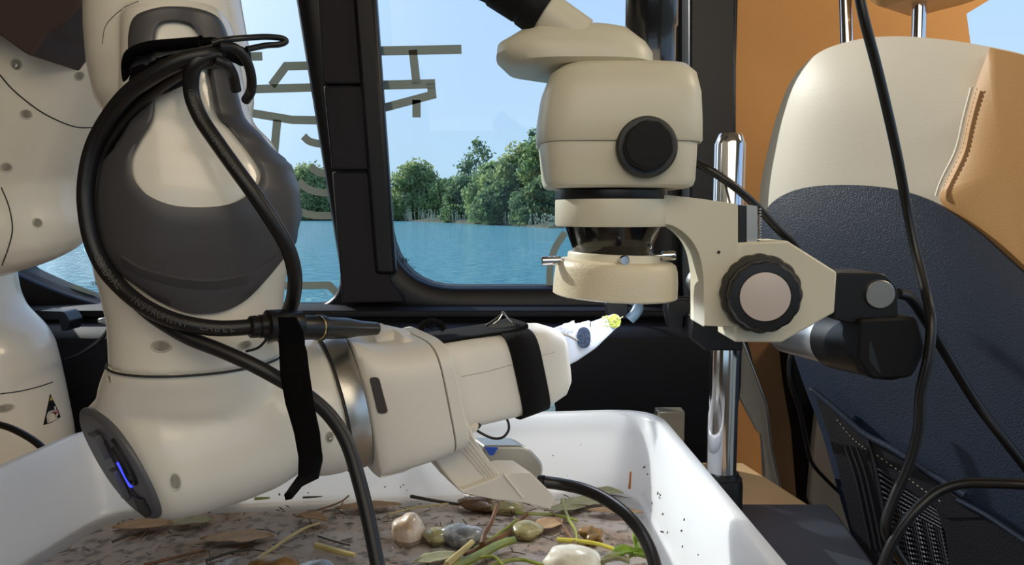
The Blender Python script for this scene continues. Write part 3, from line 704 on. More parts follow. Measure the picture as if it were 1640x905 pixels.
# elbow cover (dark) upper left
M_ELB = mat('brown_grey_cover', (72, 56, 52), .4, bump=.03, bscale=1500)
el_ = build(MB().prism([P(x, y, .58) for x, y in rrect([(-70, -70), (150, -70), (131, 6), (108, 34), (74, 54), (50, 90), (38, 84), (0, 56), (-70, 24)], [10, 10, 16, 8, 8, 4, 3, 8, 10], 4)], (0, .07, 0)), 'elbow_cover', M_ELB, ROB, bevel=.006, smooth=50, seg=3); el_['label'] = 'dark grey elbow cover at the upper left corner'
# upper connection between elbow and forearm (above the frame)
build(MB().tube(spline([P(60, -90, .62), P(80, -260, .6), P(170, -330, .56), P(262, -300, .52)], 6), .06, 28), 'elbow_link', M_ROBOT, ROB)
# warning sticker
tri = [hit(x, y, BV_B, .0006)[0] for x, y in [(80, 631), (69, 681), (82, 677), (96.5, 668), (89, 650)]]
if None not in tri:
    stk = build(MB().prism(tri, (0, -.0004, 0)), 'warning_sticker', M_CAPB, base)
    def onb(pts, o=.0013): return [hit(x, y, BV_B, o)[0] for x, y in pts]
    build(MB().prism(onb([(80.5, 635.5), (77.8, 642), (83.5, 641)]), (0, -.0003, 0)), 'warning_mark', mat('warn_yellow', (200, 168, 60), .6), stk)
    build(MB().tube(onb(spl2([(76, 677), (74.5, 668), (77, 661), (82, 659), (86, 660)], 3)), .0011, 6), 'warning_mark', mat('warn_grey', (190, 188, 180), .6), stk)
    build(MB().tube(onb(spl2([(86.5, 651), (87, 657), (90, 663), (88, 668)], 3)), .0011, 6), 'warning_mark', mat('warn_grey', (190, 188, 180), .6), stk)
    build(MB().tube(onb([(84, 660), (87.5, 661), (91, 659)]), .0013, 6), 'warning_mark', mat('warn_red', (170, 60, 70), .6), stk)

# ------------------------------------------------------------------ camera bracket + depth camera
BRK = thing('camera_bracket', P(780, 760, .53), 'angular white printed bracket hanging below the robot gripper', 'bracket')
def pxprism(poly, Y, th, vd=VD): return MB().prism([P(x, y, Y) for x, y in poly], vd*th)
build(pxprism([(676, 706), (700, 690), (748, 672), (770, 720), (800, 762), (812, 776), (790, 786), (745, 790), (728, 778), (706, 752)], .488, .03), 'bracket_arm', M_HAND, BRK, bevel=.0015)
build(MB().loft(slab([(734, 672, 730, 690, .506, .018), (752, 668, 746, 684, .507, .018)], 4, 20)), 'bracket_neck', M_HAND, BRK)
build(pxprism([(706, 750), (740, 786), (820, 757), (850, 757), (889, 795), (882, 816), (842, 806), (790, 800), (740, 790)], .482, .028), 'bracket_foot', M_HAND, BRK, bevel=.0015)
for k in range(5):
    x0, y0 = 716+k*8, 676-k*.5
    build(MB().tube([P(x0+6, y0+24, .4868), P(x0+72-k*3, y0+100, .4868)], .0005, 5), 'print_rib', M_HAND, BRK)
build(MB().tube([P(806, 758, .4805), P(838, 798, .4815)], .0008, 6), 'bracket_rib', M_HAND, BRK)
for (x, y) in ((748, 794), (798, 799)):
    build(MB().lathe(P(x-4, y-1, .485), V((1, 0, -.15)), [(0, .0016), (0, .003), (.003, .003), (.0034, .0016), (.006, .0016)], 12), 'bolt', M_CHROME2, BRK)
DC = thing('depth_camera', P(820, 740, .56), 'silver slotted depth camera unit with blue sticker behind the bracket', 'camera')
loop = rrect([(775, 714), (845, 714), (873, 745), (868, 772), (800, 776), (775, 760)], [6, 16, 12, 6, 6, 4], 5)
c_ = build(MB().prism([P(x, y, .545) for x, y in loop], VD*.024), 'body', mat('silver_body', (176, 174, 166), .35, metal=.6), DC, bevel=.002)
for k in range(7):
    build(MB().tube([P(789+k*4.6, 753+k*.2, .5443), P(785+k*4.6, 764+k*.2, .5443)], .0006, 6), 'vent_slot', M_CAPB, c_)
build(MB().prism([P(776, 716, .5446), P(798, 716.5, .5446), P(790, 729, .5446), P(784, 729, .5446)], (0, -.0006, 0)), 'blue_sticker', mat('blue_sticker', (36, 84, 196), .5), DC)
build(MB().prism([P(812, 750, .5446), P(850, 760, .5446), P(846, 766, .5446), P(800, 763, .5446)], (0, -.0006, 0)), 'port', M_CAPB, DC)

# ------------------------------------------------------------------ straps
def strap(rows, bvh, off, th, m, name, par=None, n=5, Yfb=.46, ymax=None):
    rows = spl2([a+b for a, b in [((r_[0], r_[1]), (0,)) for r_ in rows]], n) if False else rows
    L = []; Rr = []; out = []
    for i in range(len(rows)-1):
        a, b = rows[i], rows[i+1]
        for k in range(n): out.append([a[j]+(b[j]-a[j])*k/n for j in range(4)])
    out.append(rows[-1])
    prev = Yfb
    grid = []
    for (lx, ly, rx, ry) in out:
        row = []
        for f in (0, .25, .5, .75, 1):
            if ymax is not None and ly < ymax: row.append(P(lx+(rx-lx)*f, ly+(ry-ly)*f, Yfb)); continue
            x = lx+(rx-lx)*f; y = ly+(ry-ly)*f; p, n_ = hit(x, y, bvh, off)
            if p is None or p.y > prev+.02: p = P(x, y, prev-off)
            row.append(p)
        prev = sum(p.y for p in row)/5; grid.append(row)
    # smooth depth along the strap
    for it in range(3):
        for i in range(1, len(grid)-1):
            for j in range(5): grid[i][j].y = min(grid[i][j].y, (grid[i-1][j].y+grid[i+1][j].y)/2+.0003)
    k = len(grid); mb = MB(); mb.v = [p for r_ in grid for p in r_]
    for i in range(k-1):
        for j in range(4): mb.f.append((i*5+j, i*5+j+1, i*5+j+6, i*5+j+5))
    return build(mb, name, m, par, solid=th)
vs_ = strap([(446, 508, 474, 508), (448, 530, 485, 530), (447, 560, 492, 565), (449, 600, 496, 600), (458, 650, 503, 648), (470, 690, 512, 690), (478, 730, 517, 735), (478, 765, 510, 762), (462, 790, 482, 775), (456, 797, 466, 795)], BV_ALL, .0028, .0022, M_VELCRO, 'hook_strap', None, 5, .379, 552)
tag(vs_, 'wide black hook-and-loop strap wrapped down around the robot wrist', 'strap')
gb = thing('elastic_band', P(820, 590, .50), 'black ribbed elastic webbing band wrapped around the gripper', 'band')
def bandring(t0, t1):   # complete loop over top, back and underside
    out = []
    for (tx, ty, bx, by, Y, hd) in (t0, t1):
        a = P(tx, ty-3, Y); b = P(bx, by+3, Y); out.append(ell((a+b)/2, (a-b)/2, VD*(hd+.0012), 5, 40))
    return out
build(MB().loft(bandring((783, 529.5, 813, 659, .531, .029), (829, 524.3, 855, 644, .5385, .0285)), False), 'band_loop', M_WEB, gb, solid=.001)
tw = MB().loft(slab([(690, 539, 691, 545, .515, .02), (740, 531, 741, 537, .523, .02), (800, 522, 801, 528, .534, .02), (828, 512, 829, 522, .54, .018)], 4, 16)); build(tw, 'band_tail', M_WEB, gb)
build(MB().loft(slab([(748, 671, 752, 676, .50, .006), (790, 656, 796, 666, .51, .008), (850, 640, 853, 648, .52, .01)], 3, 16)), 'band_tail', M_WEB, gb)
for i in range(26):
    f = i/25; build(MB().tube([P(785+f*40, 526-f*4, .5005), P(786+f*40, 520-f*4, .5015)], .0004, 4), 'band_rib', M_CABLE, gb) if i % 2 == 0 else None
wl = thing('wire_clip', P(805, 500, .53), 'thin bent metal wire clip standing up from the gripper band', 'clip')
build(MB().tube(spline([P(778, 522, .53), P(793, 512, .53), P(804, 503, .532), (P(806, 500, .533)), P(810, 506, .534), P(820, 516, .536), P(832, 521, .538)], 5), .0008, 8), 'outer_wire', M_CABLE, wl)
build(MB().tube(spline([P(790, 519, .528), P(800, 511, .529), P(806, 503, .53), P(814, 512, .532), P(824, 520, .534)], 5), .0005, 8), 'inner_wire', M_CHROME2, wl)
tag(build(MB().tube(cable([(748, 673, .505), (757, 684, .502), (771, 694, .50), (790, 702, .50), (806, 700, .50), (815, 687, .503), (812, 672, .508), (800, 660, .512), (790, 657, .514)], .001), .0009, 8), 'thin_wire', M_CABLE), 'thin black wire looped under the gripper beside the band', 'wire')
tag(build(MB().tube([P(753, 673, .497), P(762, 679, .496), P(769, 684, .496)], .0018, 8), 'wire_end', M_CABLE), 'short black wire stub poking out under the gripper', 'wire')
fz = MB(); rnd = random.Random(5)
for k in range(26):
    a = P(rnd.uniform(678, 712), rnd.uniform(524, 530), .52); fz.tube(spline([a, a+V((rnd.uniform(-.004, .004), rnd.uniform(-.004, .004), rnd.uniform(.001, .004))), a+V((rnd.uniform(-.006, .006), 0, rnd.uniform(-.002, .005)))], 3), .00025, 4)
fz.tube(cable([(674, 532, .52), (676, 521, .52), (690, 514, .52), (704, 518, .52), (712, 528, .52)], .002), .0022, 8)
tag(build(fz, 'frayed_strap_end', M_WEB), 'frayed curled black strap end on top of the robot hand', 'strap')

# ------------------------------------------------------------------ sample holder at the gripper tip
M_FOIL = mat('clear_tape_bright', (240, 242, 246), .15, bump=1.0, bscale=260, coat=.8)
_t = M_FOIL.node_tree; _tl = nd(_t, 'ShaderNodeBsdfTranslucent'); _tl.inputs[0].default_value = (.95, .96, 1, 1); _ms = nd(_t, 'ShaderNodeMixShader'); _ms.inputs[0].default_value = .5
_t.links.new(_t.nodes['Principled BSDF'].outputs[0], _ms.inputs[1]); _t.links.new(_tl.outputs[0], _ms.inputs[2]); _t.links.new(_ms.outputs[0], _t.nodes['Material Output'].inputs[0])
SHD = thing('sample_holder', P(920, 545, .57), 'taped white tweezers tip holding a plant sample under the lens', 'tweezers')
build(MB().loft(slab([(882, 545, 890, 594, .556, .004), (915, 530, 922, 578, .562, .004), (950, 525, 952, 558, .568, .003), (985, 511, 987, 525, .576, .0015), (992, 510, 992, 522, .577, .001)], 3.5, 24)), 'holder_blade', mat('pale_blue_plastic', (214, 222, 236), .3), SHD, smooth=50)
rn = random.Random(2); tm = MB(); gx, gy = 12, 7
def crumple(c4, Y, n_, m, name, amp=.0016, seed=1, th=.0004):
    r_ = random.Random(seed); mb = MB()
    for i in range(gx+1):
        for j in range(gy+1):
            u, v = i/gx, j/gy
            x = (c4[0][0]*(1-u)+c4[1][0]*u)*(1-v)+(c4[3][0]*(1-u)+c4[2][0]*u)*v; y = (c4[0][1]*(1-u)+c4[1][1]*u)*(1-v)+(c4[3][1]*(1-u)+c4[2][1]*u)*v
            mb.v.append(P(x+r_.uniform(-1, 1), y+r_.uniform(-1, 1), Y+r_.uniform(-amp, amp)))
    for i in range(gx):
        for j in range(gy):
            a = i*(gy+1)+j; mb.f.append((a, a+gy+1, a+gy+2, a+1))
    return build(mb, name, m, SHD, smooth=0, solid=th)
crumple([(883, 527), (919, 513), (924, 531), (890, 549)], .5545, 0, M_FOIL, 'tape_wrap', .003, 1)
crumple([(921, 518), (944, 514), (949, 554), (923, 562)], .5600, 0, M_FOIL, 'tape_square', .0012, 2)
build(MB().tube(spline([P(885, 548, .553), P(893, 537, .5515), P(905, 536, .551), P(917, 541, .552), P(924, 545, .555)], 5), .0011, 8), 'tape_fold', M_GREYP, SHD)
lp_ = ell(P(935, 541, .5575), (P(946, 541, .5575)-P(935, 541, .5575)), (P(935, 524, .5575)-P(935, 541, .5575)), 2.4, 28)
build(MB().prism(lp_, (0, .0008, 0)), 'dark_pad', mat('dark_blue_pad', (66, 84, 112), .6, bump=1, bscale=500, var=.5, vscale=300), SHD)
build(MB().prism([P(946, 516, .571), P(983, 503, .573), P(985, 526, .573), P(948, 540, .571)], (0, .0005, 0)), 'clear_strip', mat('strip_plastic', (196, 208, 230), .25), SHD)
sm_ = thing('plant_sample', P(984, 515, .57), 'bright yellow-green aquatic plant sample at the holder tip', 'plant sample')
M_YG = mat('sample_green', (214, 224, 110), .3, coat=1, bump=1, bscale=400, var=.5, vscale=250, rgb2=(150, 160, 60))
lp_ = ell(P(984, 514, .5725), (P(994, 514, .5725)-P(984, 514, .5725)), (P(984, 503, .5725)-P(984, 514, .5725)), 2, 24)
k_ = MB().prism(lp_, (0, -.0012, 0)); build(k_, 'leaf_disc', M_YG, sm_)
rnd = random.Random(8); dm = MB()
for k in range(26):
    a = P(rnd.uniform(966, 992), rnd.uniform(507, 522), .5705); dm.lathe(a, V((rnd.uniform(-1, 1), -1, rnd.uniform(-1, 1))), [(0, .0003), (.0004, rnd.uniform(.0006, .0014)), (.001, .0002)], 6)
build(dm, 'leaf_fragments', M_YG, sm_)
build(MB().tube([P(990, 512, .5705), P(998, 507, .5705)], .0004, 5), 'stem', M_YG, sm_)

# ------------------------------------------------------------------ cables around the robot
def cab(pl, r, label, group=None, m=M_RUBBER, name='cable', n=8, seg=12):
    o = build(MB().tube(cable(pl, r, n), r, seg), name, m); tag(o, label, 'cable', group); return o
# thick loop going down the left side to the connector
c1 = [(352, 82, .395), (330, 88, .388), (290, 98, .385), (250, 118, .385), (205, 150, .388), (170, 195, .392), (148, 240, .394), (138, 290, .394), (138, 335, .393), (147, 385, .392), (166, 428, .391), (195, 462, .388), (230, 490, .384), (270, 510, .382), (310, 521, .382), (350, 526, .384), (385, 525, .388), (412, 522, .392)]
cA = cab(c1, .0042, 'thick black printed cable looping left of the forearm to the plug')
c2 = [(346, 96, .39), (310, 104, .392), (268, 128, .395), (222, 165, .398), (185, 208, .400), (163, 250, .402), (154, 300, .402), (156, 350, .402), (166, 400, .401), (186, 445, .400), (215, 480, .396), (250, 510, .391), (300, 540, .386), (350, 560, .383), (400, 582, .381), (445, 606, .382), (495, 636, .385), (530, 668, .386), (556, 710, .384), (575, 770, .378), (592, 840, .370), (610, 930, .36)]
cB = cab(c2, .0038, 'long black cable crossing the robot wrist and hanging down into the tray')
c3 = [(352, 90, .392), (330, 92, .388), (312, 104, .386), (306, 125, .388), (308, 155, .390), (322, 190, .389), (346, 226, .387), (376, 268, .386), (408, 312, .386), (440, 360, .389), (462, 400, .394), (472, 440, .400), (470, 475, .408), (462, 500, .415), (458, 512, .418)]
cC = cab(c3, .0040, 'black printed cable running down the right front of the grey cover')
# bundle wraps at the top
cab([(318, 67, .395), (280, 70, .392), (240, 74, .392), (212, 84, .395), (203, 100, .402), (204, 125, .41), (210, 150, .425)], .0026, 'upper black lace wrapped left around the top of the forearm', m=M_VELCRO)
cab([(340, 70, .388), (360, 64, .390), (390, 61, .40), (425, 59, .41), (450, 61, .415), (458, 66, .416), (448, 71, .414), (425, 73, .41), (395, 79, .402)], .0016, 'glossy black cable tie loop sticking out right against the sky', m=M_CABLE)
cab([(350, 74, .388), (375, 77, .394), (393, 94, .40), (402, 120, .405), (402, 145, .41), (394, 160, .42)], .0026, 'black cable curving down behind the right edge of the cover')
cab([(345, 96, .387), (362, 104, .390), (372, 118, .396), (378, 145, .402)], .0028, 'short black cable bend at the upper right of the cover')
bw = strap([(214, 84, 214, 96), (250, 74, 250, 88), (290, 68, 291, 82), (318, 62, 322, 76), (345, 66, 350, 84)], BV_ALL, .004, .002, M_VELCRO, 'hook_tape'); tag(bw, 'black hook-and-loop tape tied across the top of the grey cover', 'strap')
bw = strap([(250, 142, 252, 158), (268, 128, 272, 150), (292, 118, 294, 138)], BV_ALL, .004, .0016, mat('dark_grey_velcro', (34, 34, 42), .9), 'tape_tail'); tag(bw, 'loose dark grey tape tail lying on the cream opening', 'strap')
bw = strap([(228, 118, 222, 158), (255, 104, 258, 146), (285, 92, 292, 128), (315, 84, 325, 106), (350, 76, 360, 102), (372, 84, 376, 108)], BV_ALL, .0075, .006, M_VELCRO, 'cable_wrap'); tag(bw, 'bulky black wrap binding the cables over the grey cover', 'strap')
# printed lettering on the cables
def print_on(obj_pts, text, s0, size, up, m, par, r):
    pts = obj_pts; L = [0]
    for i in range(1, len(pts)): L.append(L[-1]+(pts[i]-pts[i-1]).length)
    mb = MB(); s_ = s0
    for ch in text:
        if ch == ' ': s_ += size*.5; continue
        k = max(i for i in range(len(L)) if L[i] <= s_); k = min(k, len(pts)-2)
        f = (s_-L[k])/(L[k+1]-L[k]); p = pts[k].lerp(pts[k+1], f); tn = (pts[k+1]-pts[k]).normalized()
        vw = (C0-p).normalized(); nn = (vw-tn*vw.dot(tn)).normalized(); v = nn.cross(tn)
        text_at(mb, ch, size, p+nn*(r+.0001)-v*size*.35, tn, v); s_ += size*.66
    return build(mb, 'printing', m, par, smooth=0)
M_INK = mat('grey_ink', (66, 64, 62), .6)
ptsA = cable(c1, 0, 8); print_on(ptsA, 'CORDIAL', .150, .0052, 1, M_INK, cA, .0042); print_on(ptsA, 'INSTRUMENT  CABLE', .182, .0050, 1, M_INK, cA, .0042)
ptsC = cable(c3, 0, 8); print_on(ptsC, 'CORDIAL', .028, .0040, 1, M_INK, cC, .0040); print_on(ptsC, 'INSTRUMENT', .052, .0040, 1, M_INK, cC, .0040)
# plugs
PG = thing('cable_plug', P(420, 523, .392), 'black cable plug with rubber boot and ribbed collar by the strap', 'plug')
d_ = (P(450, 521, .40)-P(398, 524, .389)).normalized(); o0 = P(398, 524, .389)
build(MB().lathe(o0, d_, [(0, .0045), (.001, .0058), (.004, .0060), (.0042, .0052), (.0055, .0052), (.0057, .0062), (.011, .0066)], 28), 'boot', M_CABLE, PG)
build(MB().lathe(o0+d_*.009, d_, [(0, .0066), (.001, .0086), (.010, .0088), (.012, .0076), (.020, .0074)], 28), 'collar', M_BLACK, PG)
PS = thing('inline_connector', P(530, 525, .45), 'long black cylindrical connector lying across behind the strap', 'plug')
o0 = P(468, 524, .425); d_ = (P(575, 526, .47)-o0).normalized()
build(MB().lathe(o0, d_, [(0, .0072), (.018, .0072), (.0183, .0074), (.019, .0074)], 28), 'barrel', M_BLACK, PS)
build(MB().lathe(o0+d_*.0185, d_, [(0, .0076), (.0012, .0076)], 28), 'metal_band', mat('brass', (190, 160, 110), .3, metal=1), PS)
build(MB().lathe(o0+d_*.0197, d_, [(0, .0066), (.001, .0078), (.003, .0078), (.0035, .0068), (.022, .0066), (.034, .005), (.05, .0042)], 28), 'sleeve', M_CABLE, PS)
# usb cable from the bracket
cab([(872, 772, .50), (900, 776, .498), (935, 784, .49), (970, 800, .48), (1005, 826, .465), (1030, 858, .45), (1048, 900, .43), (1056, 950, .41)], .0042, 'thick black cable curving from the depth camera over the tray', m=M_CABLE)
tag(build(MB().lathe(P(860, 771, .502), (P(880, 773, .5)-P(860, 771, .502)), [(0, .003), (.001, .0044), (.005, .0048), (.0055, .0038), (.009, .0036)], 20), 'cable_gland', M_BLACK), 'black strain relief boot at the rear of the bracket', 'plug')
# cables left behind
cab([(-10, 678, .74), (15, 685, .735), (40, 697, .73), (62, 712, .725), (78, 730, .72)], .0035, 'thick black cable in front of the robot base column')
cab([(188, 470, .60), (184, 500, .66), (178, 520, .74), (160, 545, .84), (130, 565, .90), (98, 577, .93), (60, 585, .93)], .0022, 'thin black cable behind the forearm running to the base', m=M_CABLE)
cab([(446, 508, .395), (430, 538, .392), (415, 556, .392), (394, 563, .392)], .0007, 'hair thin black wire tail below the plug', m=M_CABLE)

# ------------------------------------------------------------------ stereo microscope
MS = thing('stereo_microscope', P(1154, 840, .64), 'cream stereo microscope on a chrome post right of the robot arm', 'microscope')
bpz = TZ+.017
build(MB().prism([V((p.x, p.y, TZ)) for p in [Zp(1182, 806, bpz), Zp(1325, 806, bpz), Zp(1345, 826, bpz), Zp(1402, 905, bpz), Zp(1450, 1000, bpz), Zp(1182, 1000, bpz)]], (0, 0, .017)), 'base_plate', M_BASE, MS, bevel=.003)
pc = P(1153, 830, .64); pc.z = bpz
zz_ = lambda py, Y: P(0, py, Y).z
build(MB().lathe(pc, (0, 0, 1), [(0, .0185), (.002, .0187), (zz_(776, .64)-bpz, .0187), (zz_(764, .64)-bpz, .0178), (zz_(762, .64)-bpz, .0155), (zz_(756, .64)-bpz, .0150), (zz_(754, .64)-bpz, .0130)], 40), 'post_collar', M_BLACK, MS)
post0 = V((pc.x, .64, bpz)); ptop = P(1164, 215, .64)
build(MB().lathe(post0, (0, 0, 1), [(0, .0128), (zz_(232, .64)-bpz, .0128), (zz_(216, .64)-bpz, .0098), (zz_(214, .64)-bpz, .0088)], 48), 'post', M_CHROME, MS, smooth=25)
# upper clamp sleeve wide chrome top
# head body
HB = [(303, 878, 1090, .570, .046), (300, 872, 1096, .570, .050), (290, 869, 1099, .570, .052), (234, 864, 1102, .570, .053)]
build(MB().loft([colsec(a[0]+0, a[1], a[2], a[3], a[4], 5) for a in HB]), 'head_body', M_MICRO, MS, smooth=50, bevel=.001)
HU = [(235, 861, 1108, .570, .055), (231, 859, 1110, .570, .056), (200, 860, 1110, .570, .056), (160, 866, 1108, .570, .056), (130, 878, 1102, .570, .052), (116, 895, 1090, .570, .044), (110, 915, 1070, .570, .032)]
build(MB().loft([colsec(*a, 4.5) for a in HU]), 'head_upper_shell', M_MICRO, MS, smooth=50)
def knob(c, d, r, h, m, par, name, lobes=12, amp=.05, inner=None):
    return build(MB().lathe(c, d, [(0, r*.93), (.001, r), (h-.0015, r), (h, r*.94)], 96, lobes, amp), name, m, par, smooth=50)
kd = V((-.05, -1, .03)).normalized(); kc = P(1035, 236, .515)
z1 = build(MB().lathe(kc, kd, [(-.012, .0205), (.0, .0208), (.004, .0206), (.006, .0192), (.006, .017)], 48), 'zoom_knob', M_BLACK, MS)
build(MB().lathe(kc+kd*.005, kd, [(0, .0148), (.001, .0158), (.010, .0156), (.0118, .0144), (.012, .004), (.012, 0)], 72, 9, .04), 'knob_grip', M_BLACKM, z1, smooth=50)
# neck ring, arm, drum
def vlathe(cpx, py0, py1, Y, prof, name, m, par, tilt=(0, 0, 1), seg=56, **k):
    z0 = P(cpx, py1, Y); return build(MB().lathe(z0, tilt, prof, seg), name, m, par, **k)
k57 = .57/FPX
vlathe(978, 300, 320, .57, [(0, 88*k57), (.001, 89*k57), (14*k57, 88*k57), (14*k57, 80*k57)], 'neck_ring', M_BLACK, MS)
vlathe(979, 318, 362, .57, [(0, 88*k57), (.0015, 90*k57), (38*k57, 90*k57), (42*k57, 89*k57)], 'head_ring', M_MICRO, MS)
arc = spl2([(1050, 357), (1078, 362), (1103, 380), (1119, 406), (1126, 440), (1127, 470)], 4)
armp = [(980, 318), (1066, 312), (1120, 318), (1182, 327), (1182, 524)] + rrect([(1128, 527), (1128, 500)], [5, 5], 3)[:4] + arc[::-1] + [(980, 360)]
build(MB().prism([P(x, y, .548) for x, y in armp], (0, .042, 0)), 'head_arm', M_MICRO, MS, bevel=.0012, smooth=35)
disc = P(1151, 404, .5478); build(MB().lathe(disc, (0, -1, 0), [(0, .0014), (.0004, .0014), (.0004, .0009), (0, .0008)], 16), 'set_screw', M_GREYP, MS)
vlathe(980, 360, 408, .57, [(0, 59*k57), (.002, 60*k57), (6*k57, 62*k57), (44*k57, 76*k57), (46*k57, 77*k57)], 'objective_cone', mat('gloss_black', (12, 12, 14), .18, coat=.5), MS, smooth=30)
tl = V((.045, 0, 1)).normalized()
RL = vlathe(984, 416, 474, .57, [(-.0005, 93*k57), (0, 96*k57), (.001, 99.5*k57), (.012, 99*k57), (.021, 97*k57), (.0255, 94*k57), (.0275, 88*k57), (.0278, 60*k57)], 'ring_light', M_MICRO2, MS, tilt=tl)
vlathe(982, 400, 428, .57, [(0, 72*k57), (.001, 74*k57), (20*k57, 74*k57), (23*k57, 72*k57), (23*k57, 62*k57)], 'clamp_ring', M_MICRO, RL, tilt=tl)
vlathe(984, 416, 474, .57, [(-.0011, 82*k57), (-.0004, 84*k57)], 'light_diffuser', mat('frosted_ring', (235, 235, 235), .5, emit=(235, 242, 255), es=10), RL, tilt=tl)
for (x, y, dx, L_, yy) in ((908, 417, V((-1, -.1, -.02)), .0205, .56), (1054, 410, V((1, -.1, .04)), .014, .56), (998, 417, V((.1, -1, .03)), .007, .533)):
    d_ = dx.normalized(); p = P(x, y, yy)
    build(MB().lathe(p-d_*.006, d_, [(0, .0014), (.004+L_*.35, .0014), (.004+L_*.35, .0034), (.005+L_*.4, .0036), (L_+.004, .0036), (L_+.005, .003)], 20), 'thumb_screw', M_CHROME, RL)
# rack and focus block
build(MB().prism([P(1180, 328, .556), P(1196, 330, .556), P(1196, 392, .556), P(1180, 392, .556)], (0, .03, 0)), 'rack_slide', M_BLACK, MS)
RK = build(MB().prism([P(1196, 328, .560), P(1213, 330, .560), P(1213, 392, .560), P(1196, 392, .560)], (0, .02, 0)), 'rack', M_CHROME2, MS)
rt = MB()
for k in range(13): rt.box(P(1213.8, 335+k*4.6, .567), (.0016, .012, .0011))
q = build(rt, 'rack_teeth', M_CHROME2, MS, smooth=0); q['kind'] = 'stuff'
fb = [(1176, 389), (1262, 386), (1341, 436), (1337, 501), (1252, 549), (1176, 548)]
build(MB().prism([P(x, y, .552) for x, y in fb], (0.0, .046, 0)), 'focus_block', M_MICRO, MS, bevel=.0015, smooth=30)
fk = V((-.16, -1, .0)).normalized(); f0 = P(1214, 468, .552)
FKN = build(MB().lathe(f0, fk, [(0, .0265), (.001, .0280), (.013, .0280), (.0145, .0270)], 128, 16, .035), 'coarse_focus_knob', mat('worn_black_rubber', (62, 60, 54), .6, bump=.1, bscale=500), MS, smooth=50)
k2 = build(MB().lathe(f0+fk*.014, fk, [(0, .0235), (.001, .0243), (.014, .0245), (.0165, .0230), (.0168, .0175), (.0160, .0172)], 128, 16, .03), 'fine_focus_knob', M_BLACK, MS, smooth=50)
build(MB().lathe(f0+fk*.0300, fk, [(0, .0172), (.0008, .0172), (.0009, .0170), (.0009, 0)], 56), 'knob_plate', M_PLATE, k2)
# boom clamp and horizontal tube
cb = rrect([(1338, 437), (1418, 437), (1438, 462), (1440, 505), (1420, 530), (1336, 512)], [3, 14, 8, 12, 8, 4], 4)
build(MB().prism([P(x, y, .560) for x, y in cb], (0, .04, 0)), 'clamp_block', M_BLACK, MS, bevel=.001, smooth=35)
build(MB().prism([P(1366, 436.2, .566), P(1397, 436.2, .566), P(1397, 437.8, .566), P(1366, 437.8, .566)], (0, .02, 0)), 'clamp_slot', M_CAPB, MS)
build(MB().lathe(P(1408, 471, .560), V((-.03, -1, 0)), [(0, .0107), (.0024, .0107), (.0028, .0102), (.0028, 0)], 40), 'boom_end', M_CHROME2, MS, smooth=20)
b0 = P(1262, 530, .70); b1 = P(1432, 560, .555); bd = (b1-b0).normalized(); BL = (b1-b0).length
build(MB().lathe(b0, bd, [(0, .0205), (BL*.55, .0225)], 48), 'boom_tube', mat('silver_tube', (205, 208, 214), .3, metal=.7), MS)
bs = build(MB().lathe(b0, bd, [(BL*.50, .0235), (BL*.52, .0245), (BL*.92, .0245), (BL*.98, .0235), (BL, .021), (BL, 0)], 48), 'boom_sleeve', M_BLACK, MS)
build(MB().prism([P(x, y, .552) for x, y in rrect([(1378, 512), (1470, 508), (1484, 560), (1462, 606), (1395, 608), (1374, 575)], [6, 10, 14, 14, 10, 8], 4)], (0, .03, 0)), 'sleeve_end_block', M_BLACKM, bs, bevel=.002)
# clamp behind the column
build(MB().prism([P(x, y, .618) for x, y in [(1108, 505), (1190, 505), (1190, 562), (1130, 562), (1106, 540)]], (0, .05, 0)), 'post_clamp', M_BLACK, MS, bevel=.0015)
build(MB().lathe(P(1122, 451, .64), V((-1, -.15, 0)), [(-.02, .0085), (.004, .0095), (.009, .0082), (.0115, .0045), (.012, 0)], 32), 'clamp_knob', M_CHROME2, MS)
build(MB().box(P(1122, 452, .63), (.012, .014, .013)), 'knob_block', mat('blue_steel', (98, 116, 134), .35, metal=.5), MS, bevel=.001)
build(MB().tube([P(996, 476, .66), P(1060, 478, .655), P(1110, 480, .65)], .0028, 10), 'thin_rod', M_BLACK, MS)
build(MB().prism([P(x, y, .64) for x, y in [(1070, 482), (1130, 485), (1130, 507), (1096, 507), (1094, 526), (1074, 526), (1068, 500)]], (0, .02, 0)), 'lever', M_BLACK, MS, bevel=.001)
build(MB().lathe(P(1112, 495, .635), V((1, -.1, 0)), [(0, .0055), (.003, .0068), (.008, .0068), (.009, .004)], 24), 'lever_screw', M_CHROME2, MS)
build(MB().prism([P(x, y, .665) for x, y in [(970, 485), (1006, 486), (1006, 510), (973, 512)]], (0, .012, 0)), 'black_stage_block', M_BLACK, MS, bevel=.001)
build(MB().tube(spline([P(1006, 478, .67), P(1021, 486, .665), P(1020, 498, .66), P(1008, 512, .66)], 5), [.0045]*8+[.005]*8, 12), 'bent_tube', mat('blue_grey_tube', (120, 146, 168), .4), MS)
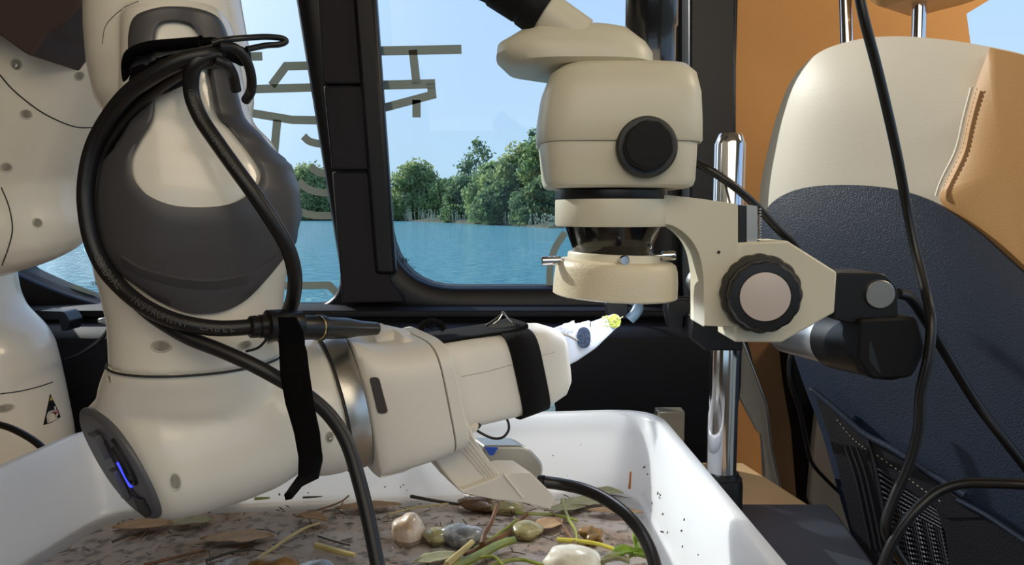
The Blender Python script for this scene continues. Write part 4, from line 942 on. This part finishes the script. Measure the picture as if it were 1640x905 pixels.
# binocular tubes
build(MB().loft([colsec(*a, 3.2) for a in [(118, 850, 1020, .575, .046), (112, 812, 1040, .575, .050), (96, 795, 1040, .575, .050), (80, 797, 1030, .575, .048), (60, 830, 1005, .575, .042), (52, 860, 985, .575, .030)]]), 'prism_housing', M_MICRO, MS, smooth=50)
for sgn in (0, 1):
    e0 = P(930, 62, .545+.055*sgn); e1 = P(770, -52, .545+.055*sgn); ed = (e1-e0).normalized(); k = (e1-e0).length
    bt = build(MB().lathe(e0, ed, [(0, .0150), (k*.3, .0150), (k*.42, .0145)], 40), 'eyepiece_tube', M_MICRO, MS)
    ep = build(MB().lathe(e0, ed, [(k*.36, .0168), (k*.38, .0178), (k*.52, .0178), (k*.54, .0168), (k*.56, .0175), (k*.80, .0185), (k*.82, .0175), (k*.95, .0195), (k*1.1, .0195), (k*1.12, .013)], 60, 20, .02), 'eyepiece', M_BLACKM, MS, smooth=40)
build(MB().lathe(P(1042, 112, .575), (0, 0, 1), [(0, .019), (.004, .0185), (.030, .0182), (.032, .0195), (.08, .0195)], 48), 'camera_tube', mat('dark_gloss_tube', (26, 28, 34), .22, coat=.4), MS)
cab([(1098, 256, .62), (1125, 266, .60), (1155, 284, .595), (1185, 306, .595), (1215, 334, .60), (1245, 366, .605), (1270, 392, .62), (1290, 430, .65), (1300, 470, .68)], .0033, 'black cable running from the microscope head past the chrome post', m=M_CABLE)

# ------------------------------------------------------------------ seat
SO = V((.31, .95, CAMZ)); SN = V((-.8, -.6, 0)).normalized(); SU = V((.6, -.8, 0))
def S(px, py, off=0): return PL(px, py, SO+SN*off, SN)
SEAT = thing('van_seat', (.50, .80, .02), 'van seat with cream leather shoulder and black backrest panel', 'seat')
def pillow(poly, off, H, m, name, par, base=-.02, c=None, K=10, pw=2.4, sub=6, **k):
    pts = [S(x, y, off) for x, y in spl2(poly+poly[:1], sub)[:-1]] if sub else [S(x, y, off) for x, y in poly]
    cc = S(*c, off) if c else sum(pts, V())/len(pts)
    rings = [[p+SN*base for p in pts], pts]
    for i in range(1, K+1):
        r_ = 1-i/K; h = H*(1-r_**pw)
        r2 = max(r_, .002)
        rings.append([cc+(p-cc)*r2+SN*h for p in pts])
    return build(MB().loft(rings), name, m, par, **k)
pillow([(1214, 430), (1213, 370), (1218, 300), (1230, 240), (1246, 180), (1270, 125), (1312, 84), (1370, 64), (1430, 58), (1500, 62), (1570, 72), (1650, 90), (1760, 130), (1800, 250), (1800, 420), (1700, 560), (1500, 560), (1300, 520)], 0, .03, M_CREAM, 'shoulder_cover', SEAT, -.09, pw=3)
pillow([(1215, 392), (1218, 356), (1236, 325), (1272, 305), (1320, 297), (1380, 297), (1440, 305), (1500, 327), (1560, 367), (1610, 411), (1660, 458), (1740, 540), (1850, 680), (1900, 860), (1850, 1000), (1640, 1040), (1480, 1040), (1400, 960), (1352, 820), (1318, 700), (1285, 610), (1262, 540), (1238, 470)], .036, .016, M_SEATB, 'back_panel', SEAT, -.07, c=(1560, 640), pw=3, K=14)
pillow([(1585, 76), (1562, 140), (1549, 190), (1538, 240), (1514, 292), (1505, 312), (1512, 330), (1555, 362), (1610, 408), (1665, 455), (1740, 480), (1790, 380), (1790, 230), (1730, 130), (1650, 92)], .029, .010, M_TANL, 'side_bolster', SEAT, -.03, pw=3)
sp = spl2([(1556, 140), (1543, 190), (1531, 240), (1508, 288), (1499, 314)], 7)
st = [S(x, y, .0355) for x, y in sp]
build(MB().tube(st, .0015, 6), 'seam_piping', M_CREAM, SEAT)
sm_ = MB()
for i in range(0, len(st)-1):
    a = st[i]; b = st[i].lerp(st[i+1], .6); o_ = (b-a).normalized().cross(SN)*(-.005); sm_.tube([a+o_+SN*.0005, b+o_+SN*.0005], .0005, 5)
q = build(sm_, 'stitching', M_THREAD, SEAT); q['kind'] = 'stuff'
# headrest posts and headrest
for x0, x1 in ((1356, 1352), (1470, 1474)):
    build(MB().tube([S(x0, 75, -.02), S(x1, -60, -.02)], .0070, 16), 'headrest_post', M_CHROME, SEAT)
HR = pillow([(1395, 2), (1390, -10), (1300, -60), (1290, -160), (1420, -230), (1560, -160), (1545, -40), (1440, 4), (1410, 10)], 0, .03, M_TANL, 'headrest', SEAT, -.07, c=(1430, -100), K=8)
# seat pocket
def sprism(poly, off, th, m, name, par, **k): return build(MB().prism([S(x, y, off) for x, y in poly], SN*th), name, m, par, **k)
flap = sprism(spl2([(1306, 628), (1345, 662), (1384, 696), (1398, 735)], 4)+[(1412, 800), (1428, 905), (1440, 960), (1398, 960), (1368, 850), (1340, 730)], .056, .004, M_SEATB2, 'pocket_flap', SEAT, bevel=.0008)
sprism([(1384, 695), (1430, 722), (1480, 757), (1545, 800), (1575, 828), (1520, 830), (1500, 812), (1445, 775), (1396, 738)], .056, .004, M_SEATB2, 'pocket_border', SEAT, bevel=.0008)
sprism([(1530, 798), (1580, 820), (1645, 862), (1760, 930), (1760, 1000), (1535, 1000), (1515, 850), (1500, 815)], .056, .003, M_SEATB2, 'pocket_side', SEAT, bevel=.0008)
hem = spl2([(1302, 625), (1345, 661), (1384, 695), (1430, 720), (1480, 752), (1545, 793)], 6)
build(MB().tube([S(x, y, .061) for x, y in hem], .0036, 10), 'pocket_hem', M_SEATB, SEAT)
build(MB().tube([S(x, y, .061) for x, y in spl2([(1532, 800), (1580, 826), (1640, 866), (1720, 920)], 5)], .0024, 8), 'pocket_hem', M_SEATB, SEAT)
build(MB().tube([S(x, y, .062) for x, y in [(1386, 697), (1400, 740), (1412, 800), (1425, 880), (1436, 960)]], .0020, 8), 'pocket_seam', M_SEATB2, SEAT)
def stitch(path, off, name='stitching', r=.00045, par=SEAT):
    pts = [S(x, y, off) for x, y in path]; mb = MB(); d = spline(pts, 10)
    acc = 0
    for i in range(len(d)-1):
        if i % 2 == 0: mb.tube([d[i], d[i].lerp(d[i+1], .8)], r, 4)
    q = build(mb, name, M_THREAD, par); q['kind'] = 'stuff'
stitch([(1340, 672), (1365, 702), (1390, 722)], .0608); stitch([(1404, 729), (1440, 755), (1475, 782), (1510, 806)], .0608); stitch([(1296, 622), (1308, 632)], .0608)
for k in range(3):
    build(MB().tube([S(x+k*9, y, .0610) for x, y in spl2([(1352, 715), (1368, 760), (1384, 830), (1394, 880)], 4)], .0012, 6), 'flap_fold', M_SEATB2, flap)
# woven net of the pocket: rows of looped cords
nm = MB(); a0, a1, a2, a3 = (1398, 742), (1502, 812), (1530, 950), (1438, 950)
def bil(u, v):
    return ((a0[0]*(1-u)+a1[0]*u)*(1-v)+(a3[0]*(1-u)+a2[0]*u)*v, (a0[1]*(1-u)+a1[1]*u)*(1-v)+(a3[1]*(1-u)+a2[1]*u)*v)
for r_ in range(22):
    v = .02+r_*.045; pts = []
    n_ = 48
    for i in range(n_+1):
        u = i/n_; x, y = bil(u, v); amp = 2.6 if r_ > 5 else .4
        pts.append(S(x, y+math.sin(i*PI*.9)*amp, .0580+.0012*math.cos(i*PI*.9)*(1 if r_ > 5 else .2)))
    nm.tube(pts, .0010, 5)
q = build(nm, 'pocket_net', mat('net_cord', (70, 72, 82), .6), SEAT); q['kind'] = 'stuff'
sprism([(1396, 742), (1504, 814), (1532, 960), (1440, 960)], .053, .002, M_CAPB, 'net_backing', SEAT)
# seat side frame and lower left pieces (behind)
build(MB().prism([P(x, y, .99) for x, y in [(1262, 540), (1330, 560), (1350, 700), (1385, 905), (1300, 905), (1292, 800), (1284, 700), (1270, 620)]], (0, .05, 0)), 'side_frame', M_BLACKM, SEAT, bevel=.004)
build(MB().prism([P(x, y, .975) for x, y in spl2([(1312, 632), (1332, 668), (1350, 720), (1364, 780), (1374, 850)], 3)+[(1372, 905), (1340, 905), (1296, 800), (1304, 700)]], (0, .012, 0)), 'side_bolster_lower', mat('grey_beige_leather', (176, 164, 146), .6), SEAT, bevel=.002)
build(MB().prism([V((.36, 1.0, 0)), V((.62, .58, 0)), V((.9, .75, 0)), V((.68, 1.12, 0))], (0, 0, .42)), 'seat_base', M_SEATB2, SEAT, bevel=.02)
build(MB().box((.56, .80, .70), (.03, .16, .60), Matrix.Rotation(R(-37), 3, 'Z')), 'inner_frame', M_BLACKM, SEAT)
# panels left of the seat
BP = thing('metal_bracket_panel', (P(1210, 700, .99).x, .99, 0), 'slanted grey metal panel standing between the post and the seat', 'panel')
build(MB().prism([P(x, y, .98) for x, y in [(1165, 545), (1188, 545), (1228, 650), (1236, 720), (1248, 775), (1250, 880), (1226, 880), (1225, 750), (1219, 697), (1212, 690), (1180, 628), (1165, 615)]], (0, .008, 0)), 'plate', mat('light_grey_metal', (176, 170, 158), .45), BP, bevel=.001)
build(MB().tube([P(1187, 540, .978), P(1228, 650, .978), P(1236, 720, .978), P(1250, 782, .978)], .0013, 6), 'edge', M_CHROME2, BP)
fx = P(1238, 850, .984).x
build(MB().box((fx, .984, .32), (.02, .012, .64)), 'foot', M_GREYP, BP)
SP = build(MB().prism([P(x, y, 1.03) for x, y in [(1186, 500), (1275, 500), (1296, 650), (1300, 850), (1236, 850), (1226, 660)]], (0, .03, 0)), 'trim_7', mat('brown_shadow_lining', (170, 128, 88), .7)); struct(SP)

# cables on the right
cab([(1372, -30, .56), (1384, 30, .56), (1405, 110, .565), (1424, 190, .57), (1439, 260, .575), (1452, 330, .58), (1466, 400, .575), (1482, 465, .56), (1491, 515, .545), (1487, 570, .54), (1474, 630, .54), (1471, 685, .54), (1457, 740, .54), (1431, 800, .54), (1418, 845, .54), (1434, 882, .54), (1462, 925, .54)], .0037, 'long black cable hanging from above in front of the seat', m=M_CABLE)
cab([(1700, 780, .50), (1640, 776, .51), (1590, 774, .52), (1540, 775, .53), (1500, 789, .535), (1464, 820, .535), (1436, 856, .535), (1416, 900, .535), (1402, 960, .535)], .0037, 'black cable entering from the right edge across the seat pocket', m=M_CABLE)
cab([(1274, 548, .80), (1264, 580, .80), (1266, 615, .80), (1280, 655, .81), (1290, 700, .82), (1300, 740, .83), (1325, 770, .84), (1356, 800, .85), (1375, 830, .86)], .0024, 'thin dark cable dropping from the boom beside the seat', m=M_CABLE)
cab([(1438, 470, .60), (1458, 478, .61), (1482, 512, .63), (1512, 562, .64), (1560, 640, .64), (1605, 700, .63), (1660, 770, .62)], .0042, 'black cord slanting down to the right across the seat back', m=M_CABLE)

# ------------------------------------------------------------------ things on the table behind the tray
CBX = thing('clear_box', (P(852, 660, .80).x, .81, TZ), 'clear plastic box showing just above the tray rim', 'box')
x0, x1 = P(800, 660, .79).x, P(866, 660, .79).x; zt = P(0, 654, .79).z
build(MB().box(((x0+x1)/2, .82, (TZ+zt)/2), (x1-x0, .06, zt-TZ)), 'box_body', mat('translucent_white', (205, 212, 226), .3), CBX, bevel=.002)
build(MB().box((P(876, 660, .80).x, .82, zt-.004), (.018, .05, .009)), 'box_clasp', mat('pale_teal_plastic', (150, 184, 196), .25), CBX, bevel=.001)
SB = MB().box((P(1073, 700, .83).x, .835, (TZ+P(0, 661, .82).z)/2), (.031, .02, P(0, 661, .82).z-TZ))
tag(build(SB, 'steel_box', mat('satin_steel', (170, 164, 150), .35, metal=.6), bevel=.0015), 'small upright satin steel box behind the tray by the post', 'box')
GHn = thing('grab_handle', P(80, 505, .96), 'black moulded handle on the van side below the left window', 'handle')
build(MB().prism([P(x, y, .955) for x, y in rrect([(60, 498), (102, 499), (112, 514), (108, 530), (98, 530), (95, 512), (60, 512)], [4, 5, 4, 3, 3, 4, 3], 3)], (0, .03, 0)), 'grip', M_BLACK, GHn, bevel=.003)
tag(build(MB().loft([ell(P(180, 514, .965+.001*i), V((.02*s_, 0, 0)), V((0, 0, .005*s_)), 2.4, 24) for i, s_ in ((0, .8), (-1, .9), (3, 1))]), 'trim_cap', M_CHROME2), 'small shiny oval cap on the sill behind the forearm', 'cap')

# ------------------------------------------------------------------ debris in the tray
def blobrock(px, py, rx, ry, rz, m, name, label, cat, seed, rot=0, amp=.10, group=None, flat=1):
    c = Zp(px, py, WTZ+rz*.25); bm = bmesh.new(); bmesh.ops.create_icosphere(bm, subdivisions=4, radius=1)
    for v in bm.verts:
        n_ = noise.noise(v.co*1.1+V((seed*3.1, seed, 0)))*amp*2+noise.noise(v.co*3+V((seed, 0, seed)))*amp*.5
        v.co *= 1+n_
    rx *= 1.18; ry *= 1.18; rz *= 1.15
    me_v = [Matrix.Rotation(rot, 3, 'Z') @ V((v.co.x*rx, v.co.y*ry, v.co.z*rz))+c for v in bm.verts]; fs = [tuple(v.index for v in f.verts) for f in bm.faces]; bm.free()
    o = build(MB().add(me_v, fs), name, m, smooth=80); return tag(o, label, cat, group)
M_S1 = mat('stone_white_brown', (236, 232, 222), .25, var=.4, vscale=26, rgb2=(176, 132, 84), bump=.3, bscale=150, coat=.5)
M_S2 = mat('stone_grey', (176, 180, 184), .25, var=.5, vscale=60, rgb2=(52, 56, 60), bump=.4, bscale=200, coat=.6)
M_S3 = mat('stone_white', (236, 234, 226), .25, var=.2, vscale=30, rgb2=(196, 188, 160), bump=.3, bscale=120, coat=.6)
M_S4 = mat('stone_olive', (176, 168, 116), .2, var=.3, vscale=40, rgb2=(120, 112, 80), coat=.7)
M_S5 = mat('stone_orange', (160, 116, 52), .4, var=.5, vscale=50, rgb2=(74, 62, 36), bump=.4, bscale=150)
blobrock(655, 852, .0115, .0110, .013, M_S1, 'stone', 'rounded white stone with brown patch left of the grey pebble', 'stone', 1)
blobrock(698, 858, .0100, .0090, .006, M_S4, 'stone', 'low translucent yellowish pebble touching the white and brown stone', 'stone', 2)
blobrock(742, 858, .0170, .0100, .0085, M_S2, 'stone', 'speckled grey oval pebble left of the reed stems', 'stone', 3)
blobrock(917, 900, .0190, .0140, .012, M_S3, 'stone', 'large smooth white stone at the bottom edge of the tray', 'stone', 4)
blobrock(842, 848, .0120, .0110, .006, M_S4, 'stone', 'olive flat pebble under the crossing stems', 'stone', 5)
blobrock(440, 912, .0170, .0120, .010, M_S5, 'stone', 'orange brown mossy stone at the bottom left', 'stone', 6)
blobrock(505, 915, .0150, .0100, .006, M_S2, 'stone', 'blue grey wet pebble beside the orange brown stone', 'stone', 7)
blobrock(948, 858, .0070, .0070, .006, M_S5, 'stone', 'small reddish brown lump right of the olive pebble', 'stone', 8, amp=.35)
blobrock(778, 808, .0200, .0080, .0075, mat('wet_bark', (118, 78, 40), .35, var=.5, vscale=60, rgb2=(60, 40, 24), bump=.8, bscale=160, coat=.4), 'bark_piece', 'wet brown piece of bark under the white bracket foot', 'bark', 9, .05, .2)
blobrock(812, 812, .0120, .0070, .0055, M_S4, 'bark_piece', 'pale ochre bark fragment beside the brown bark piece', 'bark', 10, .1, .2)
M_ST = {'straw': mat('straw', (204, 184, 122), .5, var=.3, vscale=60), 'green': mat('green_stem', (150, 156, 66), .35, var=.4, vscale=50, rgb2=(104, 118, 40), coat=.4),
        'brown': mat('brown_stem', (128, 84, 44), .5, var=.5, vscale=80, rgb2=(74, 48, 28)), 'dark': mat('dark_stem', (62, 54, 44), .6), 'yellow': mat('yellow_stem', (196, 186, 70), .4, coat=.3), 'rust': mat('rust_root', (168, 92, 40), .5)}
def stem(pl, r, m, label, h0=.002, name=None, sm=5, group=None):
    name = name or {'straw': 'straw', 'green': 'reed', 'brown': 'twig', 'dark': 'twig', 'yellow': 'reed', 'rust': 'root_strand'}[m]
    pts = []
    for a in pl:
        hh = a[2] if len(a) > 2 else h0
        pts.append(Zp(a[0], a[1], WTZ+hh))
    pp = spline(pts, sm); rr = [r*(1-.25*i/len(pp)) for i in range(len(pp))]
    o = build(MB().tube(pp, rr, 8), name, M_ST[m]); return tag(o, label, 'plant stem', group)
stem([(705, 915, .004), (760, 893, .005), (800, 872, .006), (824, 865, .006)], .0042, 'green', 'thick glossy green reed stem at the bottom centre')
stem([(715, 905, .010), (738, 885, .010), (757, 868, .010)], .0028, 'straw', 'short flat straw piece leaning on the green reed')
stem([(772, 872, .008), (776, 855, .010), (786, 838, .012), (797, 808, .014)], .0024, 'brown', 'upright brown twisted twig in front of the bracket')
stem([(745, 890), (780, 872), (815, 852), (836, 830), (845, 822)], .0022, 'brown', 'long brown stem running up to the yellow green stalk')
stem([(760, 880), (790, 862), (812, 846), (828, 832)], .0018, 'green', 'thin green stem beside the long brown stem')
stem([(826, 821), (850, 823), (880, 824), (905, 828), (925, 834)], .0016, 'green', 'pale green stalk lying across the back of the tray')
stem([(884, 822), (900, 840), (915, 862), (926, 876)], .0014, 'brown', 'slanting brown twig behind the large white stone')
stem([(892, 864), (930, 867), (960, 872), (985, 880), (1010, 886)], .0020, 'yellow', 'yellow green stem just above the large white stone')
stem([(900, 800), (910, 830), (922, 850), (925, 870)], .0016, 'green', 'narrow green blade running toward the white stone')
stem([(1008, 782, .012), (1009, 772, .02), (1010, 756, .03)], .0012, 'rust', 'rust coloured root standing in the back right tray corner')
stem([(402, 901), (435, 880), (462, 861), (490, 845), (512, 838)], .0014, 'straw', 'long thin straw pointing to the bottom left stone')
stem([(505, 873), (530, 880), (552, 886), (568, 889)], .0026, 'straw', 'short thick straw stick left of the hanging cable')
stem([(510, 858), (535, 866), (560, 873)], .0014, 'dark', 'dark twig just above the short thick straw')
stem([(485, 797), (520, 795), (560, 792), (612, 789)], .0010, 'dark', 'thin dark twig floating along the back tray wall')
stem([(535, 793), (556, 792)], .0016, 'dark', 'thick black splinter on the twig by the back wall', sm=3)
stem([(408, 799), (445, 797), (480, 795)], .0022, 'green', 'green brown blade floating below the strap tail')
stem([(634, 789), (655, 788)], .0013, 'dark', 'short black splinter near the back wall right of the cable', sm=3)
stem([(658, 795), (695, 802), (735, 808)], .0018, 'dark', 'dark stick reaching to the brown bark piece')
stem([(482, 824), (515, 815), (545, 804), (560, 793)], .0010, 'brown', 'thin brown stem slanting up to the back wall')
stem([(622, 824), (655, 815), (690, 810), (720, 806)], .0010, 'straw', 'faint pale stem right of the hanging cable')
stem([(330, 898), (370, 885), (400, 880)], .0012, 'dark', 'dark twig near the bottom left stones')
stem([(180, 868), (205, 858), (232, 848)], .0013, 'dark', 'dark twig near the left tray corner')
stem([(230, 905), (280, 893), (330, 880)], .0014, 'brown', 'brown twig along the front left water edge')
stem([(790, 905, .004), (830, 896, .004), (870, 905, .004)], .0018, 'green', 'bent green stem left of the large white stone')
stem([(770, 893, .006), (792, 892, .008), (806, 905, .006)], .0014, 'green', 'small dark green sprig by the green reed')
# leaves
def leaf(px, py, L, Wd, ang, m, label, h=.004, curl=.004, name='leaf'):
    c = Zp(px, py, WTZ+h); d = V((math.cos(ang), math.sin(ang), 0)); s_ = V((-d.y, d.x, 0)); mb = MB(); nL, nW = 10, 4
    for i in range(nL+1):
        t = i/nL; w_ = Wd*math.sin(PI*min(1, t*.98+.01))**.8*(1+.5*noise.noise(V((px*.37, t*5, py*.21))))
        for j in range(-nW, nW+1): mb.v.append(c+d*(t-.5)*L+s_*w_*j/nW/2+V((0, 0, curl*(abs(j)/nW)**2*1.2+curl*math.sin(t*PI))))
    k = 2*nW+1
    for i in range(nL):
        for j in range(2*nW): a = i*k+j; mb.f.append((a, a+1, a+k+1, a+k))
    return tag(build(mb, name, m, solid=.0004), label, 'leaf')
M_LG = mat('fresh_leaf', (142, 164, 56), .35, var=.4, vscale=120, rgb2=(96, 128, 36), coat=.4); M_LB = mat('dead_leaf', (176, 142, 104), .6, var=.4, vscale=80); M_LO = mat('olive_leaf', (158, 156, 118), .5, var=.4, vscale=90)
leaf(1000, 895, .024, .013, .35, M_LG, 'broad fresh green leaf at the bottom right of the tray', .006)
leaf(1022, 886, .020, .008, 1.2, M_LG, 'narrow upright green leaf beside the curved black cable', .008, .008)
leaf(1028, 900, .022, .010, -.6, M_LG, 'green leaf pointing toward the right tray wall', .006)
leaf(985, 905, .022, .009, .1, M_LO, 'olive leaf under the broad fresh green leaf', .004)
leaf(940, 805, .05, .020, .1, M_LO, 'grey green drifting leaf in the back right corner', .0012, .001)
leaf(970, 788, .034, .016, -.2, M_LO, 'small olive leaf by the rust coloured root', .0012, .001)
leaf(985, 820, .05, .014, -.1, M_LB, 'brown dead leaf under the curved cable', .0012, .001)
leaf(905, 815, .04, .016, .25, M_LO, 'olive leaf strip behind the bracket tip', .0012, .001)
leaf(500, 832, .030, .014, -.3, M_LB, 'triangular brown leaf at the end of the long straw', .0014, .002)
leaf(305, 836, .038, .018, .15, M_LO, 'pale olive leaf below the robot wrist', .0012, .001)
leaf(230, 842, .05, .020, .2, M_LB, 'brown leaf floating near the left tray corner', .0012, .001)
leaf(590, 812, .06, .018, .15, M_LB, 'brown film of leaf by the hanging cable', .0010, .001)
leaf(380, 862, .06, .022, .1, M_LB, 'wide brown sunken leaf at the lower left', .0008, .001)
leaf(700, 895, .04, .016, .4, M_LO, 'blue grey leaf left of the thick green reed', .0012, .001)
leaf(880, 840, .03, .02, .7, M_LB, 'brown leaf bit right of the olive pebble', .0012, .001)
leaf(812, 815, .03, .012, .1, M_LB, 'dark brown leaf under the bracket foot edge', .0010, .001)
# many tiny bits
rnd = random.Random(11); bits = MB()
for k in range(480):
    px = rnd.uniform(90, 1040); py = 790+rnd.random()**1.3*125
    if rnd.random() < .25: py = rnd.uniform(784, 800)
    p = Zp(px, py, WTZ+.0008)
    if not (-.36 < p.x < .112 and p.y < .705 and p.y < .70+.1*(p.x-.1)): continue
    a = rnd.uniform(0, PI); L = rnd.choice([.0015, .002, .003, .004, .007, .012])*rnd.uniform(.6, 1.2); w_ = rnd.uniform(.0002, .0007)
    d = V((math.cos(a), math.sin(a), 0))*L; s_ = V((-math.sin(a), math.cos(a), 0))*w_
    bits.add([p-d-s_, p+d-s_, p+d+s_, p-d+s_, p+V((0, 0, .0008))], [(0, 1, 4), (1, 2, 4), (2, 3, 4), (3, 0, 4), (0, 3, 2, 1)])
tag(build(bits, 'plant_bits', mat('plant_bits', (84, 66, 46), .6, var=.5, vscale=60, rgb2=(40, 32, 24)), smooth=0), 'tiny dark plant bits scattered over the tray water', 'plant bits', kind='stuff')
# flecks stuck to the tray walls
wb = MB()
for k in range(60):
    side = rnd.random()
    if side < .6:
        u = rnd.random(); a = V((-.384, .682))*(1-u)+V((.136, .735))*u; zf = rnd.random()**2.5*.05; z = TFL+.012+zf
        p = V((a.x*.97-.004, a.y-.0135+zf*.16, z))
    else:
        y = rnd.uniform(.45, .70); zf = rnd.random()**2.5*.04; z = TFL+.012+zf; p = V((.1365+(.735-y)*.03-.0150+zf*.16, y, z))
    r_ = rnd.uniform(.0002, .0006); wb.box(p, (r_*2, r_*2, r_*2*rnd.uniform(.6, 3)), Matrix.Rotation(rnd.uniform(0, 3), 3, 'Y'))
tag(build(wb, 'wall_flecks', M_ST['dark'], smooth=0), 'dark flecks stuck to the inner tray walls above the water', 'flecks', kind='stuff')
